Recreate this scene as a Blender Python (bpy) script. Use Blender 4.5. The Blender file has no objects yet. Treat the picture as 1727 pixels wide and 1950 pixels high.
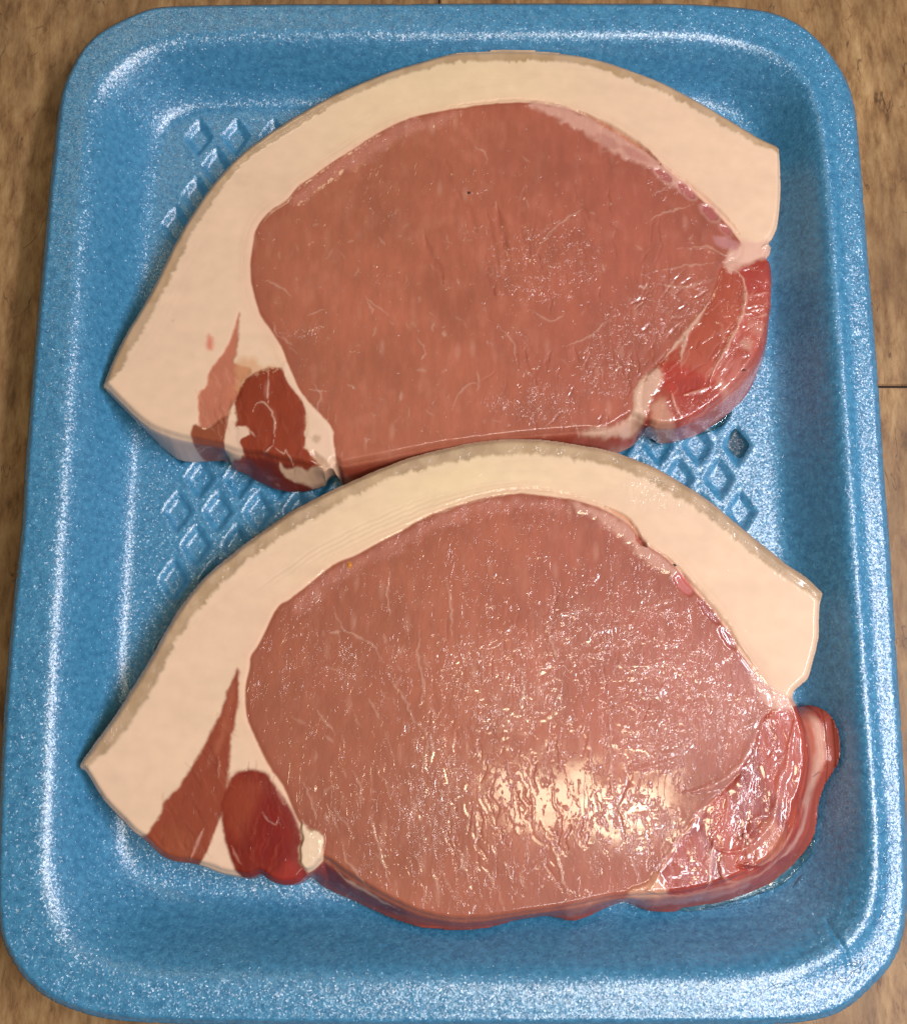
import bpy, math, random
import numpy as np
from mathutils import Vector, Matrix

scene = bpy.context.scene
COL = scene.collection
MM = 0.001

# ------------------------------------------------------------------ camera
TILT = math.radians(11.8)
DIST = 240.0                     # mm from the look-at point
ZLOOK = 16.0
W, H = 1727.0, 1950.0
F = 1950.0                       # focal length in photo pixels
cam_pos = np.array([0.0, -DIST * math.sin(TILT), ZLOOK + DIST * math.cos(TILT)])
fwd = np.array([0.0, math.sin(TILT), -math.cos(TILT)])
upv = np.array([0.0, math.cos(TILT), math.sin(TILT)])
cd = bpy.data.cameras.new("camera")
cam = bpy.data.objects.new("camera", cd)
COL.objects.link(cam)
cam.location = tuple(cam_pos * MM)
cam.rotation_euler = (TILT, 0, 0)
cd.sensor_fit = 'VERTICAL'
cd.sensor_height = 36.0
cd.lens = 36.0 * F / H
cd.clip_start = 0.01
cd.clip_end = 20
scene.camera = cam


def P(u, v, z=16.0):
    """a point of the place, in mm, from where the photograph shows it at height z"""
    d = fwd + np.array([(u - W / 2) / F, 0, 0]) + upv * (-(v - H / 2) / F)
    t = (z - cam_pos[2]) / d[2]
    p = cam_pos + d * t
    return (p[0], p[1])


# ------------------------------------------------------------------ world and lamps
world = bpy.data.worlds.new("World")
scene.world = world
world.use_nodes = True
wb = world.node_tree.nodes['Background']
wb.inputs[0].default_value = (1.0, 0.84, 0.60, 1)
wb.inputs[1].default_value = 0.07
scene.view_settings.view_transform = 'Standard'
scene.view_settings.look = 'None'
scene.view_settings.exposure = 0.0
scene.view_settings.gamma = 1.0


def area(name, loc, target, sx, sy, power, color):
    l = bpy.data.lights.new(name, 'AREA')
    l.shape = 'RECTANGLE'
    l.size = sx
    l.size_y = sy
    l.energy = power
    l.color = color
    o = bpy.data.objects.new(name, l)
    o.location = loc
    zax = (Vector(loc) - Vector(target)).normalized()       # the lamp shines along -Z, its width lies along the room's X
    xax = (Vector((1, 0, 0)) - zax * zax.x).normalized()
    yax = zax.cross(xax)
    o.rotation_euler = Matrix((xax, yax, zax)).transposed().to_euler()
    COL.objects.link(o)
    return o


area("ceiling_panel", (0.093, -0.096, 0.56), (0.02, -0.02, 0), 0.130, 0.037, 0.55, (1.0, 0.84, 0.56))
area("window_light", (0.34, -0.06, 0.54), (0.02, 0, 0), 0.06, 0.38, 3.5, (0.95, 0.92, 1.0))
area("rim_fill", (0.20, -0.26, 0.62), (0.03, 0, 0), 0.26, 0.06, 1.15, (0.97, 0.96, 1.0))  # added strip that brightens the bottom rim, no known lamp
area("warm_fill", (-0.42, 1.02, 1.15), (0, 0, 0), 0.30, 0.22, 1.7, (1.0, 0.82, 0.50))  # added warm fill for the left side, also feeds the loin edge glints


# ------------------------------------------------------------------ numeric helpers
def hash2(ix, iy, seed):
    n = (ix.astype(np.int64) * 374761393 + iy.astype(np.int64) * 668265263 + seed * 1442695041) & 0x7fffffff
    n = ((n ^ (n >> 13)) * 1274126177) & 0x7fffffff
    n = (n ^ (n >> 16)) & 0xffff
    return n / 65535.0


def vnoise(x, y, seed=0):
    ix = np.floor(x); iy = np.floor(y)
    fx = x - ix; fy = y - iy
    fx = fx * fx * (3 - 2 * fx); fy = fy * fy * (3 - 2 * fy)
    a = hash2(ix, iy, seed); b = hash2(ix + 1, iy, seed)
    c = hash2(ix, iy + 1, seed); d = hash2(ix + 1, iy + 1, seed)
    return (a * (1 - fx) + b * fx) * (1 - fy) + (c * (1 - fx) + d * fx) * fy


def fbm(x, y, size, seed=0, octv=3):
    """-1..1, feature size in mm"""
    s = 0; a = 1; t = 0
    for k in range(octv):
        s = s + a * (vnoise(x / size * 2 ** k + 37.1 * k, y / size * 2 ** k + 11.7 * k, seed + k) * 2 - 1)
        t += a; a *= 0.5
    return s / t


def sm(a, b, x):
    t = np.clip((x - a) / (b - a), 0, 1)
    return t * t * (3 - 2 * t)


def lift_z(zt, base):
    lift = base + 2.6
    return zt + np.logaddexp(0, (lift - zt) * 1.2) / 1.2


def spline(pts, n=4, closed=True):
    pts = np.array(pts, float)
    N = len(pts)
    out = []
    for i in range(N if closed else N - 1):
        if closed:
            p0, p1, p2, p3 = pts[(i - 1) % N], pts[i], pts[(i + 1) % N], pts[(i + 2) % N]
        else:
            p0, p1, p2, p3 = pts[max(i - 1, 0)], pts[i], pts[i + 1], pts[min(i + 2, N - 1)]
        for k in range(n):
            t = k / n
            out.append(0.5 * ((2 * p1) + (-p0 + p2) * t + (2 * p0 - 5 * p1 + 4 * p2 - p3) * t * t
                              + (-p0 + 3 * p1 - 3 * p2 + p3) * t ** 3))
    if not closed:
        out.append(pts[-1])
    return np.array(out)


def seg_dist(x, y, pts, closed):
    """distance, inside flag, arc length of the nearest point"""
    best = np.full(x.shape, 1e18)
    arc = np.zeros(x.shape)
    inside = np.zeros(x.shape, bool)
    n = len(pts)
    L = 0.0
    for i in range(n if closed else n - 1):
        ax, ay = pts[i]; bx, by = pts[(i + 1) % n]
        ex, ey = bx - ax, by - ay
        l2 = ex * ex + ey * ey
        if l2 < 1e-12:
            continue
        wx, wy = x - ax, y - ay
        t = np.clip((wx * ex + wy * ey) / l2, 0, 1)
        dx = wx - t * ex; dy = wy - t * ey
        d = dx * dx + dy * dy
        m = d < best
        best = np.where(m, d, best)
        ln = math.sqrt(l2)
        arc = np.where(m, L + t * ln, arc)
        L += ln
        if closed and ay != by:
            c = ((ay > y) != (by > y)) & (x < (bx - ax) * (y - ay) / (by - ay) + ax)
            inside ^= c
    return np.sqrt(best), inside, arc


class Field:
    """a regular grid in mm with helpers for distances to traced curves"""
    def __init__(self, x0, y0, x1, y1, h):
        self.h = h
        self.nx = int((x1 - x0) / h) + 1
        self.ny = int((y1 - y0) / h) + 1
        self.xs = x0 + np.arange(self.nx) * h
        self.ys = y0 + np.arange(self.ny) * h
        self.X, self.Y = np.meshgrid(self.xs, self.ys)

    def sdf(self, pts, near=2.5, step=8):
        """signed distance to a closed outline, positive inside"""
        xs = np.append(self.xs[::step], self.xs[-1] + self.h * step)
        ys = np.append(self.ys[::step], self.ys[-1] + self.h * step)
        cx, cy = np.meshgrid(xs, ys)
        d, ins, _ = seg_dist(cx, cy, pts, True)
        d = np.where(ins, d, -d)
        gx = (self.X - xs[0]) / (self.h * step); gy = (self.Y - ys[0]) / (self.h * step)
        ix = np.clip(gx.astype(int), 0, len(xs) - 2); iy = np.clip(gy.astype(int), 0, len(ys) - 2)
        fx = np.clip(gx - ix, 0, 1); fy = np.clip(gy - iy, 0, 1)
        S = (d[iy, ix] * (1 - fx) + d[iy, ix + 1] * fx) * (1 - fy) + (d[iy + 1, ix] * (1 - fx) + d[iy + 1, ix + 1] * fx) * fy
        m = np.abs(S) < near + self.h * step
        dd, ii, _ = seg_dist(self.X[m], self.Y[m], pts, True)
        S[m] = np.where(ii, dd, -dd)
        return S

    def win(self, pts, margin):
        pts = np.array(pts)
        i0 = max(0, int((pts[:, 0].min() - margin - self.xs[0]) / self.h))
        i1 = min(self.nx, int((pts[:, 0].max() + margin - self.xs[0]) / self.h) + 2)
        j0 = max(0, int((pts[:, 1].min() - margin - self.ys[0]) / self.h))
        j1 = min(self.ny, int((pts[:, 1].max() + margin - self.ys[0]) / self.h) + 2)
        if i1 <= i0 or j1 <= j0:
            return None
        return (slice(j0, j1), slice(i0, i1))


def px(pts, z=16.0, n=4, closed=True):
    out = []
    for p in pts:
        out.append(P(p[0], p[1], p[2] if len(p) > 2 else z))
    return spline(out, n, closed) if n > 0 else np.array(out)


# ------------------------------------------------------------------ mesh from a field
def tag(o, label=None, cat=None, group=None, kind=None):
    if label: o['label'] = label
    if cat: o['category'] = cat
    if group: o['group'] = group
    if kind: o['kind'] = kind


def empty(name, loc=(0, 0, 0)):
    o = bpy.data.objects.new(name, None)
    o.location = loc
    o.empty_display_size = 0.02
    COL.objects.link(o)
    return o


def build_mesh(name, verts, faces, normals, mat, parent=None, attrs=None, offset=(0, 0, 0)):
    me = bpy.data.meshes.new(name)
    nv, nf = len(verts), len(faces)
    k = faces.shape[1]
    me.vertices.add(nv)
    me.vertices.foreach_set('co', ((verts - np.array(offset)) * MM).astype(np.float32).ravel())
    me.loops.add(nf * k)
    me.loops.foreach_set('vertex_index', faces.astype(np.int32).ravel())
    me.polygons.add(nf)
    me.polygons.foreach_set('loop_start', (np.arange(nf) * k).astype(np.int32))
    me.polygons.foreach_set('use_smooth', np.ones(nf, bool))
    me.update(calc_edges=True)
    for an, data in (attrs or {}).items():
        a = me.attributes.new(an, 'FLOAT_COLOR', 'POINT')
        rgba = np.ones((nv, 4), np.float32)
        rgba[:, :data.shape[1]] = data
        a.data.foreach_set('color', rgba.ravel())
    me.materials.append(mat)
    if normals is not None:
        me.normals_split_custom_set_from_vertices(normals.astype(np.float32))
    o = bpy.data.objects.new(name, me)
    COL.objects.link(o)
    if parent is not None:
        o.parent = parent
    return o


def field_solid(fld, outer, Z, Zbase, inset=0.6):
    """top surface of a field cut along an outline, with a rounded wall down to Zbase.
    returns verts, faces, face centre grid indices, vertex grid index (skirt vertices repeat their rim vertex)"""
    h = fld.h
    gy, gx = np.gradient(outer, h)
    g = np.sqrt(gx * gx + gy * gy) + 1e-9
    gx, gy = gx / g, gy / g
    X = fld.X.copy(); Y = fld.Y.copy()
    snap = (outer < 0.35 * h)
    X[snap] -= (outer * gx)[snap]; Y[snap] -= (outer * gy)[snap]
    ok = outer > -0.75 * h
    cell = ok[:-1, :-1] & ok[1:, :-1] & ok[:-1, 1:] & ok[1:, 1:]
    mid = (outer[:-1, :-1] + outer[1:, :-1] + outer[:-1, 1:] + outer[1:, 1:]) / 4
    cell &= mid > -0.1 * h
    nx = fld.nx
    J, I = np.nonzero(cell)
    a = J * nx + I
    q = np.stack([a, a + 1, a + 1 + nx, a + nx], 1)
    used, inv = np.unique(q, return_inverse=True)
    faces = inv.reshape(q.shape)
    verts = np.stack([X.ravel()[used], Y.ravel()[used], Z.ravel()[used]], 1)
    # rim edges
    e = np.concatenate([faces[:, [0, 1]], faces[:, [1, 2]], faces[:, [2, 3]], faces[:, [3, 0]]])
    key = np.sort(e, 1)
    kk = key[:, 0].astype(np.int64) * len(verts) + key[:, 1]
    u, idx, cnt = np.unique(kk, return_index=True, return_counts=True)
    rim = e[idx[cnt == 1]]
    src = np.repeat(np.arange(len(faces)), 1)
    fsrc = np.tile(src, 4)[idx[cnt == 1]]
    rv = np.unique(rim)
    gxr = gx.ravel()[used][rv]; gyr = gy.ravel()[used][rv]
    zb = Zbase.ravel()[used][rv]
    zr = verts[rv, 2]
    rings = []
    lastmap = np.full(len(verts), -1); lastmap[rv] = rv
    allv = [verts]; allf = [faces]; allsrc = [used]; fs = [np.arange(len(faces))]
    base = len(verts)
    for k, (t, ins) in enumerate([(0.25, 0.0), (0.6, 0.15), (1.0, 1.0)]):
        nv = verts[rv].copy()
        nv[:, 0] += gxr * inset * ins; nv[:, 1] += gyr * inset * ins
        nv[:, 2] = zr + (zb - zr) * t
        newmap = np.full(len(verts), -1); newmap[rv] = base + np.arange(len(rv))
        f = np.stack([rim[:, 1], rim[:, 0], rim[:, 0], rim[:, 1]], 1)
        f = np.stack([lastmap[rim[:, 1]], lastmap[rim[:, 0]], newmap[rim[:, 0]], newmap[rim[:, 1]]], 1)
        allv.append(nv); allf.append(f); allsrc.append(used[rv]); fs.append(fsrc)
        lastmap = newmap
        base += len(rv)
    verts = np.concatenate(allv); faces = np.concatenate(allf)
    src = np.concatenate(allsrc); fsrc = np.concatenate(fs)
    cellid = (J * nx + I)[fsrc]
    # smooth normals over the whole solid
    p = verts[faces]
    n = np.cross(p[:, 2] - p[:, 0], p[:, 3] - p[:, 1])
    N = np.zeros_like(verts)
    for c in range(4):
        np.add.at(N, faces[:, c], n)
    N /= np.linalg.norm(N, axis=1)[:, None] + 1e-12
    return verts, faces, N, src, cellid


def split_parts(verts, faces, N, src, labels_of_face, names, attrs, mats, parents, offset):
    out = {}
    for li, nm in names:
        m = labels_of_face == li
        if not m.any():
            continue
        f = faces[m]
        used, inv = np.unique(f, return_inverse=True)
        at = {k: v[used] for k, v in attrs.items()}
        o = build_mesh(nm, verts[used], inv.reshape(f.shape), N[used], mats(li), parents(li), at, offset)
        out[li] = o
    return out


# ------------------------------------------------------------------ node helpers
def new_mat(name):
    m = bpy.data.materials.new(name)
    m.use_nodes = True
    nt = m.node_tree
    return m, nt, nt.nodes['Principled BSDF'], nt.nodes['Material Output']


def nd(nt, typ, **kw):
    n = nt.nodes.new(typ)
    for k, v in kw.items():
        if k in n.inputs:
            n.inputs[k].default_value = v
        else:
            setattr(n, k, v)
    return n


def math_node(nt, op, a, b=None, clamp=False):
    n = nt.nodes.new('ShaderNodeMath')
    n.operation = op
    n.use_clamp = clamp
    for i, v in enumerate((a, b)):
        if v is None:
            continue
        if isinstance(v, (int, float)):
            n.inputs[i].default_value = v
        else:
            nt.links.new(v, n.inputs[i])
    return n.outputs[0]


def mixc(nt, fac, a, b, blend='MIX'):
    n = nt.nodes.new('ShaderNodeMix')
    n.data_type = 'RGBA'
    n.blend_type = blend
    for sock, v in ((n.inputs[0], fac), (n.inputs[6], a), (n.inputs[7], b)):
        if isinstance(v, (int, float)):
            sock.default_value = v
        elif isinstance(v, tuple):
            sock.default_value = v
        else:
            nt.links.new(v, sock)
    return n.outputs[2]


# ------------------------------------------------------------------ foam tray material
def foam_material():
    m, nt, b, out = new_mat('blue_foam')
    L = nt.links
    tc = nd(nt, 'ShaderNodeTexCoord')
    at = nd(nt, 'ShaderNodeAttribute', attribute_name='Dat')
    sep = nd(nt, 'ShaderNodeSeparateColor'); L.new(at.outputs['Color'], sep.inputs[0])
    # facets of the expanded foam skin
    nz = nd(nt, 'ShaderNodeTexNoise'); nz.inputs['Scale'].default_value = 900
    L.new(tc.outputs['Object'], nz.inputs['Vector'])
    warp = nd(nt, 'ShaderNodeVectorMath', operation='MULTIPLY_ADD')
    L.new(nz.outputs['Color'], warp.inputs[0]); warp.inputs[1].default_value = (0.0003, 0.0003, 0.0003)
    L.new(tc.outputs['Object'], warp.inputs[2])
    vo = nd(nt, 'ShaderNodeTexVoronoi'); vo.inputs['Scale'].default_value = 3000
    L.new(warp.outputs[0], vo.inputs['Vector'])
    geo = nd(nt, 'ShaderNodeNewGeometry')
    sub = nd(nt, 'ShaderNodeVectorMath', operation='SUBTRACT'); L.new(vo.outputs['Color'], sub.inputs[0]); sub.inputs[1].default_value = (0.5, 0.5, 0.5)
    sc = nd(nt, 'ShaderNodeVectorMath', operation='MULTIPLY'); L.new(sub.outputs[0], sc.inputs[0]); sc.inputs[1].default_value = (2.2, 2.2, 0.2)
    # bumps
    n1 = nd(nt, 'ShaderNodeTexNoise'); n1.inputs['Scale'].default_value = 1300; n1.inputs['Detail'].default_value = 4
    L.new(tc.outputs['Object'], n1.inputs['Vector'])
    n2 = nd(nt, 'ShaderNodeTexNoise'); n2.inputs['Scale'].default_value = 260; n2.inputs['Detail'].default_value = 3
    L.new(tc.outputs['Object'], n2.inputs['Vector'])
    bp = nd(nt, 'ShaderNodeBump'); bp.inputs['Strength'].default_value = 0.55; bp.inputs['Distance'].default_value = 0.00022
    L.new(n1.outputs['Fac'], bp.inputs['Height'])
    bp2 = nd(nt, 'ShaderNodeBump'); bp2.inputs['Strength'].default_value = 0.12; bp2.inputs['Distance'].default_value = 0.0004
    L.new(n2.outputs['Fac'], bp2.inputs['Height']); L.new(bp.outputs[0], bp2.inputs['Normal'])
    ab_ = nd(nt, 'ShaderNodeVectorMath', operation='ABSOLUTE'); L.new(sub.outputs[0], ab_.inputs[0])
    sq = nd(nt, 'ShaderNodeVectorMath', operation='MULTIPLY'); L.new(sc.outputs[0], sq.inputs[0]); L.new(ab_.outputs[0], sq.inputs[1])
    add = nd(nt, 'ShaderNodeVectorMath', operation='ADD'); L.new(bp2.outputs[0], add.inputs[0]); L.new(sq.outputs[0], add.inputs[1])
    nrm = nd(nt, 'ShaderNodeVectorMath', operation='NORMALIZE'); L.new(add.outputs[0], nrm.inputs[0])
    # colour
    cr = nd(nt, 'ShaderNodeTexNoise'); cr.inputs['Scale'].default_value = 700; cr.inputs['Detail'].default_value = 3
    L.new(tc.outputs['Object'], cr.inputs['Vector'])
    mr = nd(nt, 'ShaderNodeMapRange'); mr.inputs[1].default_value = 0.32; mr.inputs[2].default_value = 0.68
    L.new(cr.outputs['Fac'], mr.inputs[0])
    c = mixc(nt, mr.outputs[0], (0.028, 0.178, 0.345, 1), (0.070, 0.300, 0.51, 1))
    cr2 = nd(nt, 'ShaderNodeTexNoise'); cr2.inputs['Scale'].default_value = 60; cr2.inputs['Detail'].default_value = 2
    L.new(tc.outputs['Object'], cr2.inputs['Vector'])
    c = mixc(nt, math_node(nt, 'MULTIPLY', cr2.outputs['Fac'], 0.35), c, (0.03, 0.205, 0.375, 1))
    L.new(c, b.inputs['Base Color'])
    b.inputs['Roughness'].default_value = 0.36
    b.inputs['Specular IOR Level'].default_value = 1.0
    b.inputs['IOR'].default_value = 1.6
    half = nd(nt, 'ShaderNodeVectorMath', operation='SCALE'); half.inputs['Scale'].default_value = 0.32; L.new(sq.outputs[0], half.inputs[0])
    addb = nd(nt, 'ShaderNodeVectorMath', operation='ADD'); L.new(bp2.outputs[0], addb.inputs[0]); L.new(half.outputs[0], addb.inputs[1])
    nrb = nd(nt, 'ShaderNodeVectorMath', operation='NORMALIZE'); L.new(addb.outputs[0], nrb.inputs[0])
    L.new(nrb.outputs[0], b.inputs['Normal'])
    # sparkling facets: a clear coat with tilted facets
    b.inputs['Coat Weight'].default_value = 0.5
    b.inputs['Coat Roughness'].default_value = 0.19
    b.inputs['Coat IOR'].default_value = 1.6
    L.new(nrm.outputs[0], b.inputs['Coat Normal'])
    return m


def liquid_material(name, tint, rough=0.03):
    m, nt, b, out = new_mat(name)
    L = nt.links
    nt.nodes.remove(b)
    tr = nd(nt, 'ShaderNodeBsdfTransparent'); tr.inputs[0].default_value = tint
    gl = nd(nt, 'ShaderNodeBsdfGlossy'); gl.inputs['Roughness'].default_value = rough
    fr = nd(nt, 'ShaderNodeFresnel'); fr.inputs[0].default_value = 1.36
    mx = nd(nt, 'ShaderNodeMixShader')
    L.new(fr.outputs[0], mx.inputs[0]); L.new(tr.outputs[0], mx.inputs[1]); L.new(gl.outputs[0], mx.inputs[2])
    L.new(mx.outputs[0], out.inputs['Surface'])
    return m


def meat_material(name):
    m, nt, b, out = new_mat(name)
    L = nt.links
    tc = nd(nt, 'ShaderNodeTexCoord')
    co = nd(nt, 'ShaderNodeAttribute', attribute_name='Col')
    at = nd(nt, 'ShaderNodeAttribute', attribute_name='Dat')
    sep = nd(nt, 'ShaderNodeSeparateColor'); L.new(at.outputs['Color'], sep.inputs[0])
    wet, rough, fat = sep.outputs[0], sep.outputs[1], sep.outputs[2]
    # fine mottling: streaks along the fibres and a fine grain
    ms = nd(nt, 'ShaderNodeMapping'); ms.inputs['Scale'].default_value = (1.0, 0.32, 1.0); ms.inputs['Rotation'].default_value = (0, 0, 0.12)
    L.new(tc.outputs['Object'], ms.inputs['Vector'])
    n = nd(nt, 'ShaderNodeTexNoise'); n.inputs['Scale'].default_value = 520; n.inputs['Detail'].default_value = 5; n.inputs['Roughness'].default_value = 0.6
    L.new(ms.outputs[0], n.inputs['Vector'])
    mr = nd(nt, 'ShaderNodeMapRange'); mr.inputs[1].default_value = 0.3; mr.inputs[2].default_value = 0.7
    mr.inputs[3].default_value = 0.91; mr.inputs[4].default_value = 1.09
    L.new(n.outputs['Fac'], mr.inputs[0])
    nf = nd(nt, 'ShaderNodeTexNoise'); nf.inputs['Scale'].default_value = 300; nf.inputs['Detail'].default_value = 4
    L.new(tc.outputs['Object'], nf.inputs['Vector'])
    mf = nd(nt, 'ShaderNodeMapRange'); mf.inputs[1].default_value = 0.3; mf.inputs[2].default_value = 0.7
    mf.inputs[3].default_value = 0.965; mf.inputs[4].default_value = 1.03
    L.new(nf.outputs['Fac'], mf.inputs[0])
    sel = nd(nt, 'ShaderNodeMix'); sel.data_type = 'FLOAT'
    L.new(fat, sel.inputs[0]); L.new(mr.outputs[0], sel.inputs[2]); L.new(mf.outputs[0], sel.inputs[3])
    mul = nd(nt, 'ShaderNodeVectorMath', operation='SCALE')
    L.new(co.outputs['Color'], mul.inputs[0]); L.new(sel.outputs[0], mul.inputs['Scale'])
    # tiny pale flecks of fat in the lean
    vf = nd(nt, 'ShaderNodeTexVoronoi'); vf.inputs['Scale'].default_value = 330; L.new(ms.outputs[0], vf.inputs['Vector'])
    sf = nd(nt, 'ShaderNodeSeparateColor'); L.new(vf.outputs['Color'], sf.inputs[0])
    g1 = math_node(nt, 'GREATER_THAN', sf.outputs[0], 0.80)
    g2 = nd(nt, 'ShaderNodeMapRange'); g2.inputs[1].default_value = 0.10; g2.inputs[2].default_value = 0.32; g2.inputs[3].default_value = 0.22; g2.inputs[4].default_value = 0.0
    L.new(vf.outputs['Distance'], g2.inputs[0])
    fk = math_node(nt, 'MULTIPLY', math_node(nt, 'MULTIPLY', g1, g2.outputs[0]), math_node(nt, 'SUBTRACT', 1.0, fat))
    L.new(mixc(nt, fk, mul.outputs[0], (0.66, 0.36, 0.26, 1)), b.inputs['Base Color'])
    # fine wrinkles: stretched along the fibres
    mp = nd(nt, 'ShaderNodeMapping'); mp.inputs['Scale'].default_value = (1.0, 0.5, 1.0); mp.inputs['Rotation'].default_value = (0, 0, 0.12)
    L.new(tc.outputs['Object'], mp.inputs['Vector'])
    n1 = nd(nt, 'ShaderNodeTexNoise'); n1.inputs['Scale'].default_value = 900; n1.inputs['Detail'].default_value = 3; n1.inputs['Distortion'].default_value = 0.6
    L.new(mp.outputs[0], n1.inputs['Vector'])
    n2 = nd(nt, 'ShaderNodeTexNoise'); n2.inputs['Scale'].default_value = 230; n2.inputs['Detail'].default_value = 2
    L.new(tc.outputs['Object'], n2.inputs['Vector'])
    b1 = nd(nt, 'ShaderNodeBump'); b1.inputs['Distance'].default_value = 0.00032
    L.new(n1.outputs['Fac'], b1.inputs['Height'])
    L.new(math_node(nt, 'MULTIPLY', rough, 0.4), b1.inputs['Strength'])
    b2 = nd(nt, 'ShaderNodeBump'); b2.inputs['Distance'].default_value = 0.0005; b2.inputs['Strength'].default_value = 0.06
    L.new(n2.outputs['Fac'], b2.inputs['Height']); L.new(b1.outputs[0], b2.inputs['Normal'])
    L.new(b2.outputs[0], b.inputs['Normal'])
    r = math_node(nt, 'MULTIPLY_ADD', wet, -0.14); r.node.inputs[2].default_value = 0.52
    L.new(r, b.inputs['Roughness'])
    sl = math_node(nt, 'MULTIPLY_ADD', wet, 0.30); sl.node.inputs[2].default_value = 0.12
    L.new(sl, b.inputs['Specular IOR Level'])
    # wet film: smooth, with scattered beads and threads standing up where the attribute is high
    mq = nd(nt, 'ShaderNodeMapping'); mq.inputs['Scale'].default_value = (1.0, 0.75, 1.0)
    L.new(tc.outputs['Object'], mq.inputs['Vector'])
    nq = nd(nt, 'ShaderNodeTexNoise'); nq.inputs['Scale'].default_value = 620; nq.inputs['Detail'].default_value = 3; nq.inputs['Roughness'].default_value = 0.55; nq.inputs['Distortion'].default_value = 0.9
    L.new(mq.outputs[0], nq.inputs['Vector'])
    thr = math_node(nt, 'MULTIPLY_ADD', rough, -0.17); thr.node.inputs[2].default_value = 0.70
    # hair-fine cracks between the fibres
    mk = nd(nt, 'ShaderNodeMapping'); mk.inputs['Scale'].default_value = (1.0, 0.28, 1.0); mk.inputs['Rotation'].default_value = (0, 0, 0.10)
    L.new(tc.outputs['Object'], mk.inputs['Vector'])
    nk = nd(nt, 'ShaderNodeTexNoise'); nk.inputs['Scale'].default_value = 330; nk.inputs['Detail'].default_value = 3; nk.inputs['Distortion'].default_value = 0.5
    L.new(mk.outputs[0], nk.inputs['Vector'])
    kr = nd(nt, 'ShaderNodeMapRange'); kr.inputs[1].default_value = 0.0; kr.inputs[2].default_value = 0.022; kr.inputs[3].default_value = 1.0; kr.inputs[4].default_value = 0.0
    L.new(math_node(nt, 'ABSOLUTE', math_node(nt, 'SUBTRACT', nk.outputs['Fac'], 0.47)), kr.inputs[0])
    gk = nd(nt, 'ShaderNodeMapRange'); gk.inputs[1].default_value = 0.35; gk.inputs[2].default_value = 0.8; L.new(rough, gk.inputs[0])
    crack = math_node(nt, 'MULTIPLY', math_node(nt, 'MULTIPLY', kr.outputs[0], gk.outputs[0]), -0.22)
    bead = math_node(nt, 'MULTIPLY', math_node(nt, 'MAXIMUM', math_node(nt, 'SUBTRACT', nq.outputs['Fac'], thr), 0.0), 4.0)
    b3 = nd(nt, 'ShaderNodeBump'); b3.inputs['Distance'].default_value = 0.00028; b3.inputs['Strength'].default_value = 0.9
    fa = nd(nt, 'ShaderNodeAttribute', attribute_name='Film')
    bf = nd(nt, 'ShaderNodeBump'); bf.inputs['Distance'].default_value = 0.001; bf.inputs['Strength'].default_value = 1.0
    L.new(fa.outputs['Fac'], bf.inputs['Height']); L.new(bf.outputs[0], b3.inputs['Normal'])
    L.new(math_node(nt, 'ADD', bead, crack), b3.inputs['Height'])
    b4 = nd(nt, 'ShaderNodeBump'); b4.inputs['Distance'].default_value = 0.0004; b4.inputs['Strength'].default_value = 0.035
    L.new(n2.outputs['Fac'], b4.inputs['Height']); L.new(b3.outputs[0], b4.inputs['Normal'])
    L.new(b4.outputs[0], b.inputs['Coat Normal'])
    L.new(wet, b.inputs['Coat Weight'])
    b.inputs['Coat Roughness'].default_value = 0.095
    b.inputs['Coat IOR'].default_value = 1.62
    return m


# ------------------------------------------------------------------ tray shape
ZR, ZF = 18.0, 3.0
TRAY_OUT = [(492, 5), (308, 9), (277, 15), (246, 28), (209, 46), (172, 71), (148, 102), (129, 137), (118, 162), (112, 192),
            (106, 232), (100, 291), (92, 361), (86, 432), (78, 515), (69, 611), (60, 715), (53, 808), (46, 895), (40, 1000),
            (35, 1045), (25, 1131), (16, 1223), (7, 1338), (2, 1408), (-3, 1520), (-8, 1640), (-8, 1730), (0, 1792), (9, 1809),
            (26, 1840), (48, 1869), (65, 1886), (90, 1905), (130, 1922), (156, 1931), (188, 1940), (240, 1947), (400, 1953),
            (700, 1957), (1100, 1957), (1400, 1955), (1510, 1953), (1580, 1944), (1605, 1935), (1631, 1921), (1656, 1898),
            (1682, 1874), (1702, 1855), (1716, 1833), (1727, 1810), (1738, 1760), (1742, 1690), (1739, 1560), (1731, 1420),
            (1722, 1292), (1716, 1197), (1704, 1013), (1694, 890), (1684, 734), (1673, 602), (1662, 470), (1652, 338), (1645, 262),
            (1639, 200), (1627, 148), (1605, 105), (1559, 52), (1504, 20), (1450, 8), (1350, 4), (1000, 3), (700, 4)]
TRAY_IN = [(492, 64), (308, 76), (262, 94), (215, 125), (185, 158), (169, 200), (163, 262), (154, 400), (146, 520), (138, 640),
           (128, 800), (117, 960), (107, 1120), (98, 1280), (92, 1420), (87, 1550), (84, 1660), (92, 1740), (120, 1793),
           (174, 1832), (232, 1856), (300, 1864), (600, 1868), (1000, 1870), (1300, 1866), (1470, 1862), (1554, 1847),
           (1622, 1812), (1664, 1762), (1678, 1700), (1680, 1610), (1673, 1500), (1662, 1350), (1652, 1220), (1641, 1067),
           (1626, 851), (1616, 708), (1606, 590), (1594, 400), (1581, 262), (1565, 185), (1544, 134), (1504, 100), (1442, 76),
           (1350, 66), (1000, 64), (700, 64)]
TRAY_FLOOR = [(300, 280), (312, 240), (345, 212), (420, 202), (900, 192), (1300, 192), (1370, 204), (1425, 240), (1445, 300),
              (1460, 500), (1474, 750), (1485, 1000), (1510, 1300), (1528, 1500), (1522, 1600), (1488, 1670), (1420, 1712),
              (1300, 1722), (900, 1720), (500, 1712), (330, 1700), (268, 1678), (236, 1630), (230, 1500), (236, 1250),
              (252, 1000), (268, 700), (282, 480)]


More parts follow.
